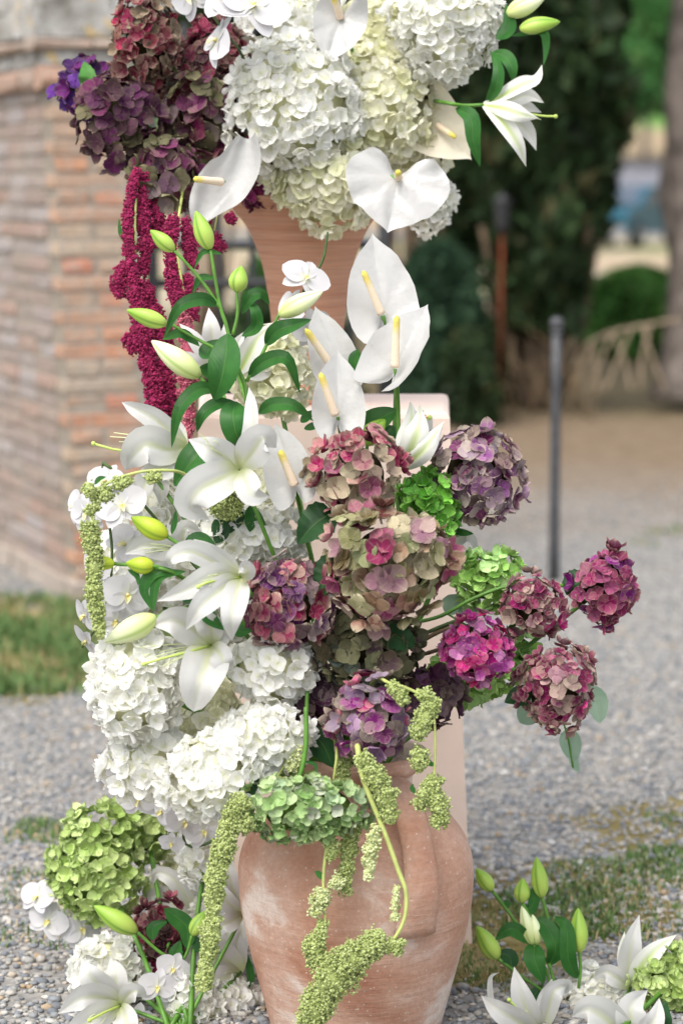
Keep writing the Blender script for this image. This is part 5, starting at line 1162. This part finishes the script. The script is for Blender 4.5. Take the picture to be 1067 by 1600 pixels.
amaranth('green amaranth looping over the right shoulder of the jar', 4.00, [(580, 1070, .08), (610, 1068), (655, 1085), (675, 1110), (680, 1160), (678, 1220)],
    [([(608, 1068), (625, 1085), (632, 1100)], [10, 15, 8], 300), ([(660, 1078), (672, 1105), (658, 1130), (650, 1155)], [12, 17, 19, 12], 750), ([(660, 1170), (655, 1190), (662, 1200)], [14, 18, 10], 380), ([(684, 1215), (672, 1235), (652, 1262)], [14, 18, 14], 480), ([(680, 1240), (688, 1265), (686, 1292)], [15, 19, 14], 480)], 'bead_green', 'L', GA, leaves=[([(650, 1178), (662, 1188), (682, 1198)], 14), ([(648, 1240), (644, 1232), (645, 1225)], 8)])
amaranth('thick stemmed green amaranth curving down the jar front', 3.98, [(558, 1165, .04), (562, 1195), (570, 1225), (588, 1270), (604, 1310), (622, 1360), (634, 1395), (632, 1435), (615, 1468), (590, 1485)],
    [([(562, 1180), (580, 1205), (600, 1235), (608, 1270), (610, 1285)], [12, 20, 20, 18, 8], 1300), ([(590, 1290), (580, 1330), (575, 1375)], [10, 16, 6], 420, .0, 'bead_pale'), ([(620, 1385), (616, 1440)], [5, 9], 120, 0, 'bead_pale'), ([(618, 1470), (616, 1490)], [16, 14], 420), ([(600, 1470), (570, 1485), (535, 1515), (505, 1555), (480, 1605)], [20, 26, 34, 30, 26], 3600)], 'bead_green', 'L', GA, srad=.0052)
amaranth('slender green amaranth hanging under the sage hydrangea', 4.02, [(514, 1312), (508, 1340), (505, 1380), (508, 1420), (506, 1470)], [([(512, 1310), (520, 1330), (512, 1345)], [12, 14, 6], 260), ([(505, 1390), (500, 1410), (488, 1432)], [12, 20, 8], 450, 0, 'bead_pale'), ([(520, 1375), (535, 1385)], [14, 10], 240, 0, 'bead_pale'), ([(506, 1440), (498, 1465), (490, 1480), (500, 1510)], [8, 14, 20, 20], 900)], 'bead_green', None, GA, leaves=[([(505, 1375), (498, 1366), (492, 1362)], 10)])
amaranth('short green amaranth tail beneath the sage hydrangea', 4.04, [(552, 1270, .03), (548, 1290), (545, 1330), (540, 1395)], [([(550, 1275), (548, 1310), (542, 1350), (540, 1398)], [16, 15, 13, 11], 1000)], 'bead_green', None, GA)
amaranth('pale amaranth stalk between jar neck and sage hydrangea', 4.06, [(522, 1150, .05), (526, 1180), (520, 1225)], [([(535, 1165), (538, 1190), (534, 1225)], [12, 14, 12], 520, .03), ([(525, 1140), (522, 1155)], [4, 7], 60)], 'bead_green', None, GA)
amaranth('pale amaranth stalk left of the jar neck', 4.05, [(462, 1165), (448, 1190), (428, 1222)], [([(468, 1165), (462, 1185), (455, 1205)], [10, 16, 10], 380), ([(440, 1215), (436, 1228)], [10, 8], 140)], 'bead_pale', None, GA)
amaranth('green amaranth tucked under the twisted lily', 4.13, [(300, 740), (340, 780), (370, 800)], [([(335, 780), (350, 790), (372, 800)], [16, 22, 18], 900), ([(355, 760), (380, 765), (398, 770)], [12, 16, 12], 500)], 'bead_green', None, GA)
GM = 'magenta trailing amaranth'
amaranth('deep magenta amaranth hanging down the left of the urn', 4.52, [(250, 225, .2), (222, 250, .05), (212, 320), (212, 400)],
    [([(215, 262), (205, 300), (200, 350), (204, 400), (208, 440)], [8, 11, 12, 13, 12], 1300), ([(226, 270), (224, 330), (228, 380), (222, 430)], [10, 15, 17, 10], 1300, .02), ([(194, 410), (186, 440), (188, 464)], [9, 17, 10], 500),
     ([(208, 430), (214, 470), (222, 510), (228, 550), (236, 590)], [13, 18, 20, 17, 12], 1700), ([(226, 440), (240, 490), (256, 530), (262, 570)], [12, 18, 20, 15], 1500, .02), ([(204, 520), (206, 535), (214, 548)], [12, 17, 12], 480),
     ([(226, 560), (240, 600), (246, 640), (252, 672)], [14, 19, 19, 10], 1400), ([(252, 560), (264, 610), (268, 660)], [14, 17, 10], 1100, .02), ([(240, 310), (246, 345), (240, 385)], [10, 15, 9], 700, .04)], 'bead_magenta', None, GM, 'stem_pale', .003, .0026, leaves=[([(196, 380), (188, 362), (186, 340)], 7)])
amaranth('lighter pink magenta amaranth tail beside the lily buds', 4.48, [(290, 250, .2), (285, 300, .08), (276, 380), (290, 480), (296, 600), (298, 690)],
    [([(272, 335), (266, 375), (268, 420)], [11, 16, 12], 900), ([(290, 340), (296, 385), (302, 420)], [9, 15, 10], 800, .02), ([(266, 420), (276, 455), (284, 490)], [13, 18, 15], 1000), ([(292, 430), (300, 460), (302, 500)], [10, 14, 12], 600, .01),
     ([(284, 480), (292, 530), (290, 590), (294, 640), (295, 690)], [14, 17, 17, 15, 7], 1800, 0, 'bead_pink'), ([(302, 520), (306, 560), (304, 610)], [8, 12, 8], 600, .01, 'bead_pink')], 'bead_magenta', None, GM, 'stem_pale', .003, .0022)
amaranth('small magenta amaranth drops below the urn rim', 4.62, [(352, 280, .15), (345, 300, .1), (340, 330, .02), (335, 360)], [([(325, 335), (322, 350)], [10, 8], 240), ([(335, 365), (345, 385), (330, 380)], [10, 12, 8], 320), ([(355, 335), (362, 340), (368, 346)], [8, 11, 6], 220), ([(300, 355), (302, 385)], [14, 12], 300)], 'bead_magenta', None, GM, 'stem_pale', .002, .0026)

# ------------------------------------------------------------------ eucalyptus, extra stems
def sprig(name, label, cat, d, stem, leaves, mat, group=None, smat='stem', prof='wide', srad=.002):
    t = thing(name, label, cat, P(*stem[0][:2], d), group); part(t, 'stem', tube(PP(stem, d), srad, srad, M[smat], 6))
    for l in leaves: add_leaf(t, l[0], l[1], d, mat=mat, prof=prof)
sprig('eucalyptus_sprig', 'grey green eucalyptus leaves behind the lowest right hydrangea', 'eucalyptus', 4.28, [(700, 960), (780, 1010), (830, 1060), (880, 1130), (895, 1200)], [([(845, 1090), (825, 1115), (812, 1130)], 40), ([(905, 1085), (930, 1095), (938, 1130)], 40), ([(885, 1140), (892, 1165), (897, 1190)], 34), ([(896, 1180), (898, 1195), (905, 1207)], 14), ([(700, 930), (705, 945), (700, 962)], 34), ([(715, 940), (735, 945), (750, 935)], 40)], 'euc', prof='wide')
sprig('foliage_sprig', 'dark lily leaf hanging over the jar neck', 'leaf', 4.10, [(480, 1080), (478, 1130), (474, 1200)], [([(480, 1140), (505, 1165, 0), (520, 1200)], 46), ([(515, 1010, .1), (520, 1000, .1), (560, 1020, .1)], 50)], 'leaf_dark', prof='leaf', srad=.0036)
sprig('green_stem', 'bright green cut stem dropping in front of the jar neck', 'stem', 4.03, [(478, 1105), (478, 1160), (472, 1200), (464, 1222)], [([(468, 1212), (440, 1225), (405, 1240)], 5), ([(476, 1190), (492, 1195), (494, 1215)], 6), ([(490, 1222), (505, 1225), (520, 1240)], 12)], 'leaf', prof='leaf', srad=.0042)
def stems():
    for i, (pts, m_, r, lab) in enumerate((([(640, 975), (690, 962), (740, 935), (800, 915), (880, 915)], 'stem', .0034, 'upper green stem running right to the raspberry hydrangea'),
            ([(640, 1000), (700, 975), (770, 950)], 'stem_dark', .0036, 'dark green stem crossing towards the dusty pink hydrangea'),
            ([(640, 1015), (680, 990), (720, 975)], 'twig', .004, 'brown woody stem right of the olive hydrangea'),
            ([(630, 1030), (670, 1020), (705, 1008)], 'twig', .0036, 'lower brown woody stem above the dusky purple hydrangea'),
            ([(780, 1040), (805, 1048), (830, 1055)], 'stem', .0042, 'short green stem holding the lowest right hydrangea'))):
        t = thing('flower_stem', lab, 'stem', P(*pts[0], 4.2), 'bare stems on the right side'); part(t, 'stalk', tube(PP(pts, 4.2), r, r, M[m_], 7))
        part(t, 'node', scatter(ICO_V, ICO_F, np.array([tuple(P(*pts[1], 4.2))]), np.full((1, 3), r * 1.25), M[m_], np.array([.5])))
stems()
